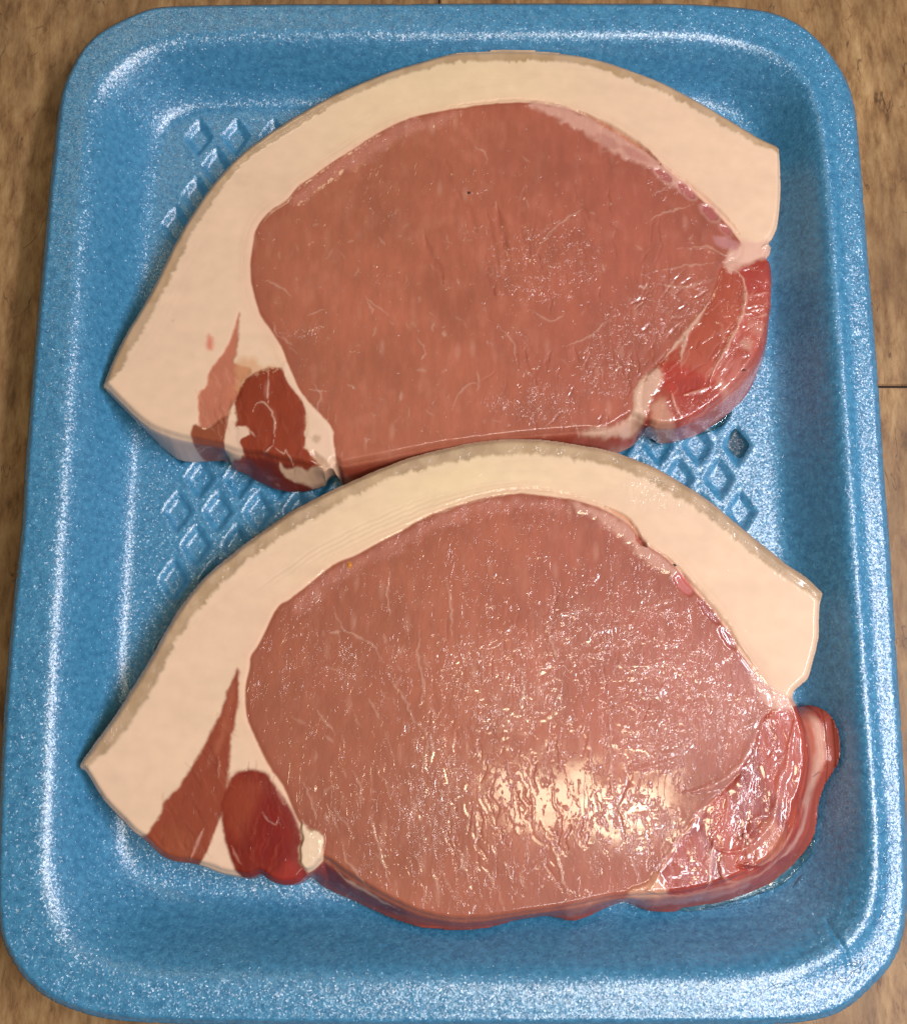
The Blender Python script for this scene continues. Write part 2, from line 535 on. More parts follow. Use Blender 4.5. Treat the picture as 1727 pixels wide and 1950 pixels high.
def smooth_loop(poly, step=2.0, passes=6):
    d = np.linalg.norm(np.roll(poly, -1, 0) - poly, axis=1)
    s_ = np.concatenate([[0], np.cumsum(d)])
    n = int(s_[-1] / step)
    t = np.linspace(0, s_[-1], n, endpoint=False)
    cl = np.vstack([poly, poly[:1]])
    q = np.stack([np.interp(t, s_, cl[:, 0]), np.interp(t, s_, cl[:, 1])], 1)
    for _ in range(passes):
        q = (np.roll(q, 1, 0) + 2 * q + np.roll(q, -1, 0)) / 4
    return q


tray_poly = smooth_loop(px(TRAY_OUT, ZR - 0.8, 3), 1.6, 5)
rim_poly = smooth_loop(px(TRAY_IN, ZR, 3))
floor_poly = smooth_loop(px(TRAY_FLOOR, ZF, 3), 2, 12)


def tray_profile(o, r, f, X, Y):
    """height of the tray's upper skin from the three signed distances"""
    t = np.clip(-(-r) / np.maximum(r - f, 1e-6), 0, 1)      # 0 at the rim, 1 at the floor line
    t = np.where(r <= 0, 0, np.where(f >= 0, 1, r / np.maximum(r - f, 1e-6)))
    S = t * t * (3 - 2 * t) * 0.55 + t * 0.45
    # round both shoulders
    z = ZR - (ZR - ZF) * S
    z = np.where(r <= 0, ZR, z)
    z = z - 0.075 * np.clip(X - 60, 0, 40) * sm(1.0, -1.0, r)  # the right rim slopes outwards a little
    z = z - 1.5 * sm(2.4, 0.0, o) ** 2                        # lip rolls down at the very edge
    z = z + 0.12 * fbm(X, Y, 26, 5, 2)
    return z


TF = Field(tray_poly[:, 0].min() - 2, tray_poly[:, 1].min() - 2, tray_poly[:, 0].max() + 2, tray_poly[:, 1].max() + 2, 0.42)
t_o = TF.sdf(tray_poly)
t_r = TF.sdf(rim_poly, near=5)
t_f = TF.sdf(floor_poly, near=5)
TZ = tray_profile(t_o, t_r, t_f, TF.X, TF.Y)


def blur(A, k):
    for _ in range(2):
        c = np.cumsum(np.pad(A, ((k + 1, k), (0, 0)), mode='edge'), 0)
        A = (c[2 * k + 1:] - c[:-2 * k - 1]) / (2 * k + 1)
        c = np.cumsum(np.pad(A, ((0, 0), (k + 1, k)), mode='edge'), 1)
        A = (c[:, 2 * k + 1:] - c[:, :-2 * k - 1]) / (2 * k + 1)
    return A


keep = TZ.copy()
TZb = blur(TZ, 3)
wgt = sm(1.5, 4.0, t_o)
TZ = keep * (1 - wgt) + TZb * wgt
TRAY_SMOOTH = TZ.copy()


def tray_z(x, y):
    gx = np.clip((x - TF.xs[0]) / TF.h, 0, TF.nx - 2); gy = np.clip((y - TF.ys[0]) / TF.h, 0, TF.ny - 2)
    return TRAY_SMOOTH[gy.astype(int), gx.astype(int)]


# diamond dimples pressed into the floor
DIMPLES = []
dimple_id = np.full(TF.X.shape, -1)
ax = P(1369, 910, ZF); bx_ = P(1290, 904, ZF); cx_ = P(1328, 847, ZF)
sx = (ax[0] - bx_[0]) * 0.966; sy = cx_[1] - ax[1]
k = 0
for j in range(-16, 12):
    for i in range(-20, 8):
        cx = ax[0] + (i + (0.5 if j % 2 else 0)) * sx
        cy = ax[1] + j * sy
        q = (cx, cy)
        ix = int((cx - TF.xs[0]) / TF.h); iy = int((cy - TF.ys[0]) / TF.h)
        if ix < 15 or iy < 15 or ix >= TF.nx - 15 or iy >= TF.ny - 15 or t_f[iy, ix] < 6.2:
            continue
        w = TF.win([(cx, cy)], 6.5)
        dx = (TF.X[w] - cx) / 3.9; dy = (TF.Y[w] - cy) / 5.6
        rr = (np.abs(dx) ** 1.15 + np.abs(dy) ** 1.15) ** (1 / 1.15)
        pit = sm(1.06, 0.52, rr) * 1.4
        lip = 0.12 * np.exp(-((rr - 1.14) / 0.13) ** 2)
        TZ[w] = TZ[w] - pit + lip
        m = rr < 1.02
        dimple_id[w] = np.where(m & (dimple_id[w] < 0), k, dimple_id[w])
        DIMPLES.append((cx, cy)); k += 1

# crack in the lower right corner, small dents along the edge
def groove(fld, Z, pts, z, width, depth):
    line = px(pts, z, 3, False)
    w = fld.win(line, width * 4)
    d, _, _ = seg_dist(fld.X[w], fld.Y[w], line, False)
    Z[w] -= depth * np.exp(-(d / width) ** 2)


groove(TF, TZ, [(1606, 1770), (1612, 1790), (1625, 1815), (1636, 1840), (1641, 1856)], 23, 0.45, 0.55)
groove(TF, TZ, [(1480, 1846), (1540, 1822), (1580, 1803), (1606, 1786), (1625, 1755), (1640, 1722)], 20, 0.5, 0.2)
groove(TF, TZ, [(1610, 640), (1640, 622), (1664, 612)], 24, 0.5, 0.2)
TZ += 0.03 * fbm(TF.X, TF.Y, 1.6, 77, 2)

foam = foam_material()
tray_root = empty('foam_tray', (0, 0, 0))
tag(tray_root, 'blue foam meat tray with rounded corners and a dimpled floor holding both steaks', 'tray')
tv, tf_, tN, tsrc, tcell = field_solid(TF, t_o, TZ, TZ - 2.6, inset=0.0)
# underside skin of the foam, 2.6 mm lower
ntop = len(tv)
cj = tcell // TF.nx; ci = tcell % TF.nx
lab = np.where(t_r[cj, ci] < 0.0, 1, np.where(t_f[cj, ci] < 0, 2, 3))
dl = dimple_id[cj, ci]
# which dimples can be seen (not under the steaks) gets decided after the steaks exist
pending_tray = (tv, tf_, tN, lab, dl)

# ------------------------------------------------------------------ steaks
FAT = np.array((0.77, 0.585, 0.355)); FATP = np.array((0.76, 0.525, 0.37)); RIND = np.array((0.42, 0.29, 0.178)); RINDE = np.array((0.52, 0.365, 0.25))
LOIN = np.array((0.400, 0.124, 0.068)); LOIND = np.array((0.28, 0.066, 0.034)); DARK = np.array((0.21, 0.036, 0.018)); MID = np.array((0.33, 0.085, 0.045))
RED = np.array((0.40, 0.078, 0.052)); FILM = np.array((0.62, 0.34, 0.25)); VEIN = np.array((0.70, 0.44, 0.32)); DRED = np.array((0.19, 0.018, 0.009))
PALE = np.array((0.62, 0.30, 0.22)); PURP = np.array((0.24, 0.055, 0.05)); GREYF = np.array((0.56, 0.43, 0.38))


class Steak:
    def __init__(self, outer, top, ztop, seed):
        self.zt = ztop
        self.op = self.tr(outer, 3)
        self.tp = self.tr(top, 3)
        self.f = Field(self.op[:, 0].min() - 1.5, self.op[:, 1].min() - 1.5, self.op[:, 0].max() + 1.5, self.op[:, 1].max() + 1.5, 0.235)
        f = self.f
        self.seed = seed
        rag = 0.10 * fbm(f.X, f.Y, 2.6, seed + 50, 2)
        self.O = f.sdf(self.op) + rag
        self.T = f.sdf(self.tp) + rag
        self.T = np.minimum(self.T, self.O)
        self.col = np.tile(FAT, (f.ny, f.nx, 1)).astype(np.float32)
        self.wet = np.full(f.X.shape, 0.25, np.float32)
        self.rgh = np.full(f.X.shape, 0.12, np.float32)
        self.fat = np.ones(f.X.shape, np.float32)
        self.film = np.zeros(f.X.shape, np.float32)
        self.dz = np.zeros(f.X.shape, np.float32)
        self.lab = np.zeros(f.X.shape, int)

    def tr(self, pts, n=4, closed=True):
        """traced points laid on the upper face of the steak"""
        out = []
        for p in pts:
            if len(p) > 2:
                out.append(P(*p)); continue
            z = self.zt
            for _ in range(4):
                q = P(p[0], p[1], z)
                z = 0.5 * z + 0.5 * float(lift_z(self.zt, float(tray_z(np.array(q[0]), np.array(q[1])))))
            out.append(P(p[0], p[1], z))
        return spline(out, n, closed)

    def mask(self, pts, soft=0.25, ragged=0.25, size=1.6, n=4, seed=0):
        poly = self.tr(pts, n)
        f = self.f
        w = f.win(poly, 3)
        xs, ys = f.X[w], f.Y[w]
        d, ins, _ = seg_dist(xs, ys, poly, True)
        d = np.where(ins, d, -d)
        if ragged:
            d = d + ragged * fbm(xs, ys, size, self.seed + seed + 9, 3)
        return w, d, sm(-soft, soft, d)

    def fill(self, pts, color, soft=0.25, ragged=0.25, alpha=1.0, wet=None, rgh=None, fat=0.0, label=None, dz=0.0, bulge=0.0, size=1.6, n=4, seed=0):
        w, d, m = self.mask(pts, soft, ragged, size, n, seed)
        m = m * alpha
        self.col[w] = self.col[w] * (1 - m[..., None]) + np.array(color) * m[..., None]
        if wet is not None: self.wet[w] = self.wet[w] * (1 - m) + wet * m
        if rgh is not None: self.rgh[w] = self.rgh[w] * (1 - m) + rgh * m
        self.fat[w] = self.fat[w] * (1 - m) + fat * m
        self.dz[w] += dz * m + bulge * (1 - np.exp(-np.maximum(d, 0) / 2.0)) * (d > 0)
        if label is not None:
            self.lab[w] = np.where(d > 0, label, self.lab[w])

    def line(self, pts, width, color=None, alpha=1.0, dz=0.0, wet=None, rgh=None, zw=None, wob=0.25, taper=True, n=4, film=0.0):
        line = self.tr(pts, n, False)
        f = self.f
        w = f.win(line, width * 3 + 1)
        if w is None:
            return
        xs, ys = f.X[w], f.Y[w]
        xw = xs + wob * fbm(xs, ys, 1.3, self.seed + 3, 2); yw = ys + wob * fbm(xs, ys, 1.3, self.seed + 4, 2)
        d, _, arc = seg_dist(xw, yw, line, False)
        Lt = np.sum(np.linalg.norm(np.diff(line, axis=0), axis=1)) + 1e-6
        tp = 1.0
        if taper:
            tp = np.clip(np.minimum(arc, Lt - arc) / (0.3 * Lt), 0.15, 1)
        wd = width * (0.75 + 0.45 * fbm(xs, ys, 2.0, self.seed + 5, 2)) * tp
        m = np.exp(-(d / np.maximum(wd, 0.05)) ** 2) * alpha
        if color is not None:
            self.col[w] = self.col[w] * (1 - m[..., None]) + np.array(color) * m[..., None]
        if dz:
            zz = (zw or width) * tp
            self.dz[w] += dz * np.exp(-(d / zz) ** 2)
        if film: self.film[w] = np.maximum(self.film[w], film * np.exp(-(d / ((zw or width) * tp)) ** 2))
        if wet is not None: self.wet[w] = self.wet[w] * (1 - m) + wet * m
        if rgh is not None: self.rgh[w] = self.rgh[w] * (1 - m) + rgh * m

    def gloss(self, u, v, rx, ry, wet, rgh, rot=0.0):
        """a wetter, rougher stretch of the cut face"""
        c_, s_ = math.cos(rot), math.sin(rot)
        el = [(u + rx * math.cos(t) * c_ - ry * math.sin(t) * s_, v + rx * math.cos(t) * s_ + ry * math.sin(t) * c_) for t in np.linspace(0, 2 * math.pi, 14, endpoint=False)]
        w, d, m = self.mask(el, soft=3, ragged=3, size=5, n=2)
        self.wet[w] = self.wet[w] * (1 - m) + wet * m
        self.rgh[w] = self.rgh[w] * (1 - m) + rgh * m
        self.film[w] += (m * 0.17 * np.clip(fbm(self.f.X[w], self.f.Y[w] * 1.3, 2.4, self.seed + 77, 2) - 0.20, 0, 1)).astype(np.float32)

    def strokes(self, rnd, n, region, ang, spread, lo, hi, width, dz, color=None, alpha=0.5, wet=None, inside=None, film=0.0):
        """short creases in the meat, following the fibres; region is an ellipse in photo pixels"""
        cx, cy, rx, ry = region
        for _ in range(n):
            while True:
                a, b = rnd.uniform(-1, 1), rnd.uniform(-1, 1)
                if a * a + b * b <= 1: break
            u, v = cx + a * rx, cy + b * ry
            L = rnd.uniform(lo, hi)
            th = ang + rnd.gauss(0, spread)
            k = rnd.gauss(0, 0.25)
            pts = []
            for s in (-0.5, -0.25, 0, 0.25, 0.5):
                t = th + k * s
                pts.append((u + math.sin(t) * L * s + rnd.gauss(0, 0.04 * L), v + math.cos(t) * L * s))
            if inside is not None:
                p = P(u, v, self.zt)
                i = int((p[0] - self.f.xs[0]) / self.f.h); j = int((p[1] - self.f.ys[0]) / self.f.h)
                if not (0 <= i < self.f.nx and 0 <= j < self.f.ny) or self.lab[j, i] not in inside:
                    continue
            self.line(pts, width * rnd.uniform(0.6, 1.4), color, alpha * rnd.uniform(0.5, 1), dz * rnd.uniform(0.5, 1.3), wet, n=2, film=film * rnd.uniform(0.5, 1.3))

    def rind(self, arc, width, teeth, taper_px=None):
        """skin along the outer arc with a toothed inner border"""
        f = self.f
        line = self.tr(arc, 4, False)
        d, _, a = seg_dist(f.X, f.Y, line, False)
        ns = lambda s, k: vnoise(a / s + k, a * 0 + k, self.seed + 20 + k)
        saw = ((a / 4.6 + 2.2 * vnoise(a / 6.0, a * 0, self.seed)) % 1.0); saw = saw * 0.30 + 0.45 * vnoise(a / 1.5, a * 0 + 9, self.seed + 7) + 0.25 * vnoise(a / 0.6, a * 0 + 2, self.seed + 8)
        amp = teeth * (0.35 + 0.9 * vnoise(a / 7.0, a * 0 + 3, self.seed + 1))
        wv = width * (0.80 + 0.32 * vnoise(a / 16.0, a * 0 + 5, self.seed + 2)) + amp * (saw - 0.5) + 0.18 * fbm(f.X, f.Y, 0.9, self.seed, 2)
        tot = a.max()
        wv = wv * (0.55 + 0.45 * sm(0, 6, a)) * (0.75 + 0.25 * sm(0, 5, tot - a))
        m = sm(0.62, -0.62, d - wv) * (0.80 + 0.2 * sm(-0.4, 0.4, fbm(f.X, f.Y, 3.0, self.seed + 44, 2)))
        tone = (0.5 + 0.5 * fbm(f.X, f.Y, 9, self.seed + 30, 3))[..., None]
        c = RIND * (0.92 + 0.16 * tone) + np.array((0.02, 0.0, -0.02)) * tone
        # a paler outer skin line and browner stretches at the inner border
        edge = sm(1.3, 0.35, d)[..., None]
        c = c * (1 - edge * 0.8) + RINDE * edge * 0.8
        brown = (sm(0.2, 0.6, fbm(f.X, f.Y, 7, self.seed + 41, 2)) * sm(1.4, 0.2, wv - d))[..., None] * 0.6
        c = c * (1 - brown) + np.array((0.42, 0.26, 0.11)) * brown
        mm = m[..., None]
        self.col = self.col * (1 - mm) + c * mm
        self.wet = self.wet * (1 - m) + 0.35 * m
        self.dz += -0.25 * m * (1 - edge[..., 0])
        self.lab = np.where((d < wv), 5, self.lab)
        # faint yellow bleeding of the fat beside the rind
        near = (sm(wv + 2.2, wv, d) * (1 - m) * 0.25)[..., None]
        self.col = self.col * (1 - near) + np.array((0.74, 0.58, 0.40)) * near

    def finish(self, root, names, mat, zlow=2.0):
        f = self.f
        base = np.maximum(tray_z(f.X, f.Y), ZF)
        zt = self.zt + 0.14 * fbm(f.X, f.Y, 40, self.seed + 60, 2) + 0.03 * fbm(f.X, f.Y, 7, self.seed + 61, 2)
        zt = lift_z(zt, base)
        sn = self.O < 0.35 * f.h
        self.T = np.where(sn, self.T - self.O, self.T)
        Oc = np.where(sn, 0, self.O)
        self.ztop_field = zt
        zz = zt + self.dz * sm(0, 0.8, self.T)
        zz = zz - 1.5 * (1 - sm(0.0, 1.9, self.T)) ** 2
        side = self.T < 0
        s = np.clip(-self.T / np.maximum(-self.T + Oc, 0.8), 0, 1)
        ze = zt - 1.5
        zl = base + zlow + 0.3 * fbm(f.X, f.Y, 5, self.seed + 62, 2)
        zs = ze - (ze - zl) * (s ** 1.5 * 0.7 + 0.3 * s) + 0.5 * fbm(f.X, f.Y, 4, self.seed + 63, 3) * np.sin(np.pi * np.clip(s, 0, 1))
        zz = np.where(side, zs, zz)
        zz = np.maximum(zz, base + 0.4)
        v, fc, N, src, cell = field_solid(f, self.O, zz, base + 0.03, inset=1.0)
        cj = cell // f.nx; ci = cell % f.nx
        lab = self.lab[cj, ci]
        dat = np.stack([self.wet, self.rgh, self.fat], -1).reshape(-1, 3)[src]
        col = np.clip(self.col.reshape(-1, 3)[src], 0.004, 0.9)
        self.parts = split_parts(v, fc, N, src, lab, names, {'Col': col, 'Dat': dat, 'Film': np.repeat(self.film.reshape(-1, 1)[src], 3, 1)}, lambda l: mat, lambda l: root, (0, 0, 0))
        return v


meat = meat_material('fresh_meat')

# ---------- upper steak
S1_RIND = [(194, 727), (215, 675), (240, 625), (262, 590), (290, 540), (315, 490), (335, 450), (355, 415), (385, 370), (420, 325), (460, 285), (500, 255),
           (545, 225), (600, 193), (640, 172), (690, 150), (740, 130), (790, 115), (850, 98), (900, 92), (960, 89), (1010, 90), (1060, 94), (1110, 101),
           (1160, 113), (1210, 130), (1260, 150), (1300, 170), (1350, 198), (1400, 228), (1445, 255), (1482, 273)]
S1_RIGHT = [(1487, 290), (1489, 340), (1488, 380), (1484, 420), (1474, 448), (1466, 458), (1470, 466), (1468, 480), (1462, 487), (1469, 500), (1472, 540), (1470, 580)]
S1_OUT = S1_RIND + S1_RIGHT + [(1469, 600, 12), (1466, 640, 8), (1455, 680, 6), (1440, 718, 6), (1425, 747, 6), (1400, 775, 6), (1370, 800, 6), (1335, 822, 6), (1300, 835, 6), (1262, 842, 6),
          (1238, 836, 6), (1224, 828, 7), (1205, 846, 7), (1165, 862, 7), (1100, 868, 7), (1000, 868, 7), (900, 876, 7), (800, 890, 7), (720, 908, 7), (673, 918, 7), (653, 920, 6), (636, 904, 8),
          (616, 923, 6), (576, 934, 6), (535, 932, 6), (494, 917, 6), (466, 899, 7), (440, 887, 8), (430, 873, 8), (393, 870, 9), (340, 869, 9), (312, 853, 9), (272, 814, 10), (228, 772, 12), (200, 740, 14)]
S1_TOP = S1_RIND + S1_RIGHT + [(1466, 600), (1458, 640), (1444, 680), (1420, 712), (1396, 740), (1365, 768), (1325, 796), (1285, 812), (1250, 812),
          (1228, 806), (1203, 792), (1158, 818), (1097, 822), (1000, 830), (900, 842), (840, 850), (760, 866), (700, 878), (650, 886), (636, 878),
          (628, 898), (596, 890), (555, 880), (515, 872), (494, 866), (462, 864), (434, 856), (409, 847), (365, 839), (304, 822), (272, 805), (235, 772), (203, 738)]
s1 = Steak(S1_OUT, S1_TOP, 16.0, 100)
f = s1.f
tone = (0.5 + 0.5 * fbm(f.X, f.Y, 22, 7, 3))[..., None]
mid = np.exp(-((f.X - P(860, 0)[0]) / 34.0) ** 2)[..., None]
tone = np.clip(0.25 * tone + 0.85 * mid, 0, 1)
s1.col = (FAT * tone + FATP * (1 - tone)).astype(np.float32)
s1.col *= (1 + 0.055 * fbm(f.X * 0.6 + f.Y * 0.3, f.Y * 1.4, 5, 7 + 60, 3))[..., None]
# sides below the cut face: duller fat and dark meat
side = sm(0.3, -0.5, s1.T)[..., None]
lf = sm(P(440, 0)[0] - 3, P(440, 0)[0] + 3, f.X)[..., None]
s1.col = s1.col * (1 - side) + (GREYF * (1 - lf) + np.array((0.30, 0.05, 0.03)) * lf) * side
LOIN1 = [(634, 836), (638, 865), (646, 890), (700, 900), (800, 885), (900, 872), (1000, 868), (1100, 866), (1165, 858), (1168, 822), (1203, 786), (1212, 736), (1255, 689), (1312, 628), (1353, 568), (1377, 503),
         (1405, 492), (1412, 468), (1400, 449), (1377, 420), (1344, 388), (1316, 364), (1288, 343), (1263, 318), (1239, 294), (1199, 270), (1154, 242), (1113, 221), (1080, 208), (1032, 199), (992, 195), (931, 198), (890, 204),
         (839, 212), (799, 220), (758, 234), (717, 255), (677, 281), (636, 307), (596, 336), (567, 356), (547, 380), (511, 405), (490, 433), (482, 465), (478, 498), (479, 536), (494, 593), (515, 626), (535, 658),
         (545, 682), (555, 711), (571, 743), (596, 776), (628, 812)]
w, d, m = s1.mask(LOIN1, 0.3, 0.0)
near = (np.exp(-(np.maximum(-d, 0) / 1.6)) * 0.55 * sm(0.3, 1.2, s1.T[w]))[..., None]
s1.col[w] = s1.col[w] * (1 - near) + np.array((0.74, 0.44, 0.30)) * near
for q_, a_ in ((1.7, 0.30), (2.6, 0.22), (3.3, 0.14)):
    dd_ = -d + 0.35 * fbm(f.X[w], f.Y[w], 6, 55 + int(q_ * 10), 2)
    bn = (np.exp(-((dd_ - q_) / 0.16) ** 2) * a_ * sm(-0.3, 0.4, fbm(f.X[w], f.Y[w], 14, 57, 2)) * (s1.T[w] > 1))[..., None]
    s1.col[w] = s1.col[w] * (1 - bn) + np.array((0.60, 0.36, 0.22)) * bn
s1.fill(LOIN1, LOIN, soft=0.32, ragged=0.35, wet=0.55, rgh=0.42, label=1, bulge=0.0)
# colour drift inside the eye of loin
w, d, m = s1.mask(LOIN1, 0.3, 0.0)
xs, ys = f.X[w], f.Y[w]
t1 = (0.5 + 0.5 * fbm(xs, ys, 18, 31, 3))
t2 = sm(0.5, 0.85, 0.5 + 0.5 * fbm(xs * 1.0, ys * 0.55, 2.4, 33, 3))
px_ = sm(-20, 55, xs)[..., None]  # pinker to the right, cool light tinted into the loin colour
t1 = 0.5 + (t1 - 0.5) * 1.5
t1 = t1 * 0.7 + 0.3 * (0.5 + 0.5 * fbm(xs, ys, 5, 39, 3))
c = LOIN * (0.80 + 0.36 * t1[..., None]) * (1 + px_ * np.array((0.0, -0.10, 0.02))) + np.array((0.03, 0.02, 0.015)) * t2[..., None]
edge = sm(5.0, 0.0, d)[..., None]
c = c * (1 - 0.30 * edge) + LOIND * 1.05 * 0.30 * edge
s1.col[w] = s1.col[w] * (1 - m[..., None]) + c * m[..., None]
s1.rgh[w] += 0.12 * sm(0.45, 0.8, 0.5 + 0.5 * fbm(xs, ys, 14, 35, 2)) * m
s1.dz[w] -= 0.12 * np.exp(-(d / 0.5) ** 2)
# lower side of the loin
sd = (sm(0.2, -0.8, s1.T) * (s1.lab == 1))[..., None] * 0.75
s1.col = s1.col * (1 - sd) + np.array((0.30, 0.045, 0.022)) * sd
# glistening edge along the upper left of the loin, glitter partly painted paler
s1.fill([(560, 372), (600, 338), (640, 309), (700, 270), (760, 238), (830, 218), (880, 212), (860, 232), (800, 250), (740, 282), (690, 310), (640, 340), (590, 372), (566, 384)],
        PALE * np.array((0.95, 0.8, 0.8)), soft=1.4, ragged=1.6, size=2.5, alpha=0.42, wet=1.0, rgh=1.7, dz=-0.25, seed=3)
# tail muscle
TAIL1 = [(1377, 503), (1425, 500), (1466, 487), (1473, 540), (1472, 590), (1470, 640), (1460, 680), (1445, 715), (1428, 747), (1400, 778), (1370, 803), (1335, 824), (1300, 838), (1262, 845), (1235, 838), (1225, 800), (1222, 755), (1232, 715), (1255, 689), (1312, 628), (1353, 568)]
s1.fill(TAIL1, RED, soft=0.4, ragged=0.3, wet=0.7, rgh=0.35, label=2, bulge=0.5)
w, d, m = s1.mask(TAIL1, 0.3, 0)
xs, ys = f.X[w], f.Y[w]
t1 = sm(-0.3, 0.5, fbm(xs + ys * 0.6, ys * 0.5, 9, 71, 3))[..., None]
c = RED * t1 * 1.12 + np.array((0.34, 0.055, 0.03)) * (1 - t1)
s1.col[w] = s1.col[w] * (1 - m[..., None]) + c * m[..., None]
s1.fill([(1362, 560), (1382, 525), (1408, 545), (1408, 600), (1390, 640), (1368, 668), (1340, 712), (1310, 725), (1275, 700), (1310, 650)], (0.38, 0.085, 0.042), soft=2.2, ragged=0.9, alpha=0.6, seed=2)
s1.fill([(1258, 698), (1285, 690), (1330, 712), (1340, 730), (1320, 760), (1290, 760), (1262, 735)], (0.40, 0.035, 0.022), soft=0.8, ragged=0.6, alpha=0.7)
s1.fill([(1405, 515), (1462, 492), (1468, 540), (1455, 560), (1425, 560)], (0.36, 0.04, 0.03), soft=1.0, ragged=0.6, alpha=0.7)
s1.fill([(1290, 722), (1350, 725), (1372, 742), (1350, 770), (1310, 790), (1280, 780), (1285, 745)], (0.33, 0.035, 0.02), soft=0.9, ragged=0.7, alpha=0.65)
# pale lumps and films of the tail
s1.line([(1377, 505), (1402, 520), (1417, 550), (1415, 590), (1403, 622), (1385, 660), (1366, 690), (1354, 715), (1349, 738)], 0.62, PALE, 0.9, dz=0.35, wob=0.3)
s1.line([(1349, 738), (1330, 745), (1300, 752)], 0.5, PALE, 0.7, dz=0.2)
s1.line([(1352, 570), (1330, 606), (1312, 628), (1280, 665), (1258, 688)], 0.65, VEIN, 0.85, dz=0.25)
s1.line([(1312, 628), (1302, 655), (1294, 690)], 0.5, VEIN, 0.75, dz=0.2)
s1.line([(1276, 745), (1283, 770), (1296, 795)], 0.6, PALE, 0.7, dz=0.2)
s1.fill([(1430, 610), (1452, 618), (1452, 640), (1430, 636)], PALE, soft=0.9, ragged=0.5, alpha=0.4)
s1.fill([(1412, 650), (1428, 642), (1432, 655), (1422, 668), (1410, 664)], VEIN, soft=1.0, ragged=0.8, alpha=0.38)
s1.fill([(1368, 715), (1390, 745), (1385, 760), (1366, 735)], VEIN, soft=0.8, ragged=0.6, alpha=0.45)
s1.fill([(1370, 690), (1430, 690), (1445, 700), (1425, 745), (1380, 785), (1345, 800), (1370, 750)], (0.52, 0.17, 0.13), soft=2.4, ragged=1.0, alpha=0.55)
s1.fill([(1237, 772), (1262, 760), (1275, 790), (1285, 815), (1290, 838), (1255, 846), (1236, 836), (1240, 812)], (0.58, 0.30, 0.20), soft=1.2, ragged=0.7, alpha=0.75, dz=0.3)
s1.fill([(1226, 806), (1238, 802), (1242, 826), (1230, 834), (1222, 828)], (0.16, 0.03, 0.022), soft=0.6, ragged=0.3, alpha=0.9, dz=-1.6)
for (u, v) in ((1440, 590), (1447, 560), (1430, 585), (1420, 600), (1455, 600)):
    s1.line([(u - 18, v + 6), (u, v), (u + 15, v - 3)], 0.28, PALE, 0.6, dz=0.12)
# fat seam between loin and tail, continuing below the loin as a pale membrane
s1.fill([(1250, 698), (1262, 712), (1255, 735), (1240, 755), (1232, 785), (1222, 812), (1200, 822), (1160, 826), (1100, 826), (1130, 816), (1165, 812), (1190, 800), (1204, 782), (1210, 745), (1225, 722)],
        (0.68, 0.43, 0.31), soft=0.7, ragged=0.8, alpha=0.85, wet=0.5, rgh=0.7, fat=1, label=3, dz=0.4, seed=8)
s1.fill([(1097, 824), (1160, 830), (1215, 822), (1222, 840), (1204, 850), (1165, 868), (1100, 870)], (0.36, 0.10, 0.07), soft=0.5, ragged=0.6, alpha=0.8)
s1.fill([(1170, 838), (1200, 832), (1215, 836), (1200, 848), (1175, 856)], (0.50, 0.30, 0.24), soft=0.7, ragged=0.6, alpha=0.7)
# junction of fat, loin and tail at the right
s1.fill([(1385, 480), (1405, 470), (1412, 455), (1440, 462), (1470, 458), (1478, 478), (1464, 490), (1430, 500), (1405, 512), (1390, 520), (1380, 505)], (0.70, 0.42, 0.32), soft=0.9, ragged=0.9, alpha=0.9, wet=0.6, rgh=0.9, fat=1, seed=4)
s1.fill([(1360, 450), (1385, 452), (1402, 462), (1400, 476), (1378, 474), (1362, 466)], (0.48, 0.21, 0.20), soft=0.5, ragged=0.5, alpha=0.8)
# film, crevice and dark cells along the upper right border
s1.fill([(1008, 195), (1060, 200), (1113, 219), (1154, 240), (1199, 267), (1239, 291), (1266, 317), (1310, 352), (1300, 362), (1262, 340), (1235, 318), (1195, 305), (1160, 285), (1120, 258), (1085, 240), (1050, 222), (1015, 206)],
        (0.66, 0.36, 0.27), soft=0.8, ragged=1.0, alpha=0.78, wet=0.7, rgh=0.6, dz=0.35, seed=5)
s1.fill([(1135, 255), (1160, 262), (1180, 280), (1165, 284), (1142, 272)], (0.46, 0.19, 0.15), soft=0.6, ragged=0.5, alpha=0.6)
s1.fill([(1185, 278), (1220, 292), (1240, 312), (1218, 306), (1190, 294)], (0.46, 0.17, 0.14), soft=0.6, ragged=0.5, alpha=0.6)
s1.line([(850, 204), (900, 196), (960, 190), (1010, 190), (1060, 197), (1105, 212)], 0.35, (0.70, 0.42, 0.26), 0.6, dz=-0.25)
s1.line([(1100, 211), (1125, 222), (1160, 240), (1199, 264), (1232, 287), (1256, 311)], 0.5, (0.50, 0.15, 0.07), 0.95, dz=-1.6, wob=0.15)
s1.line([(1256, 311), (1285, 333), (1320, 358), (1350, 384), (1385, 418), (1408, 446)], 0.45, (0.72, 0.40, 0.27), 0.8, dz=-0.5, wob=0.15)
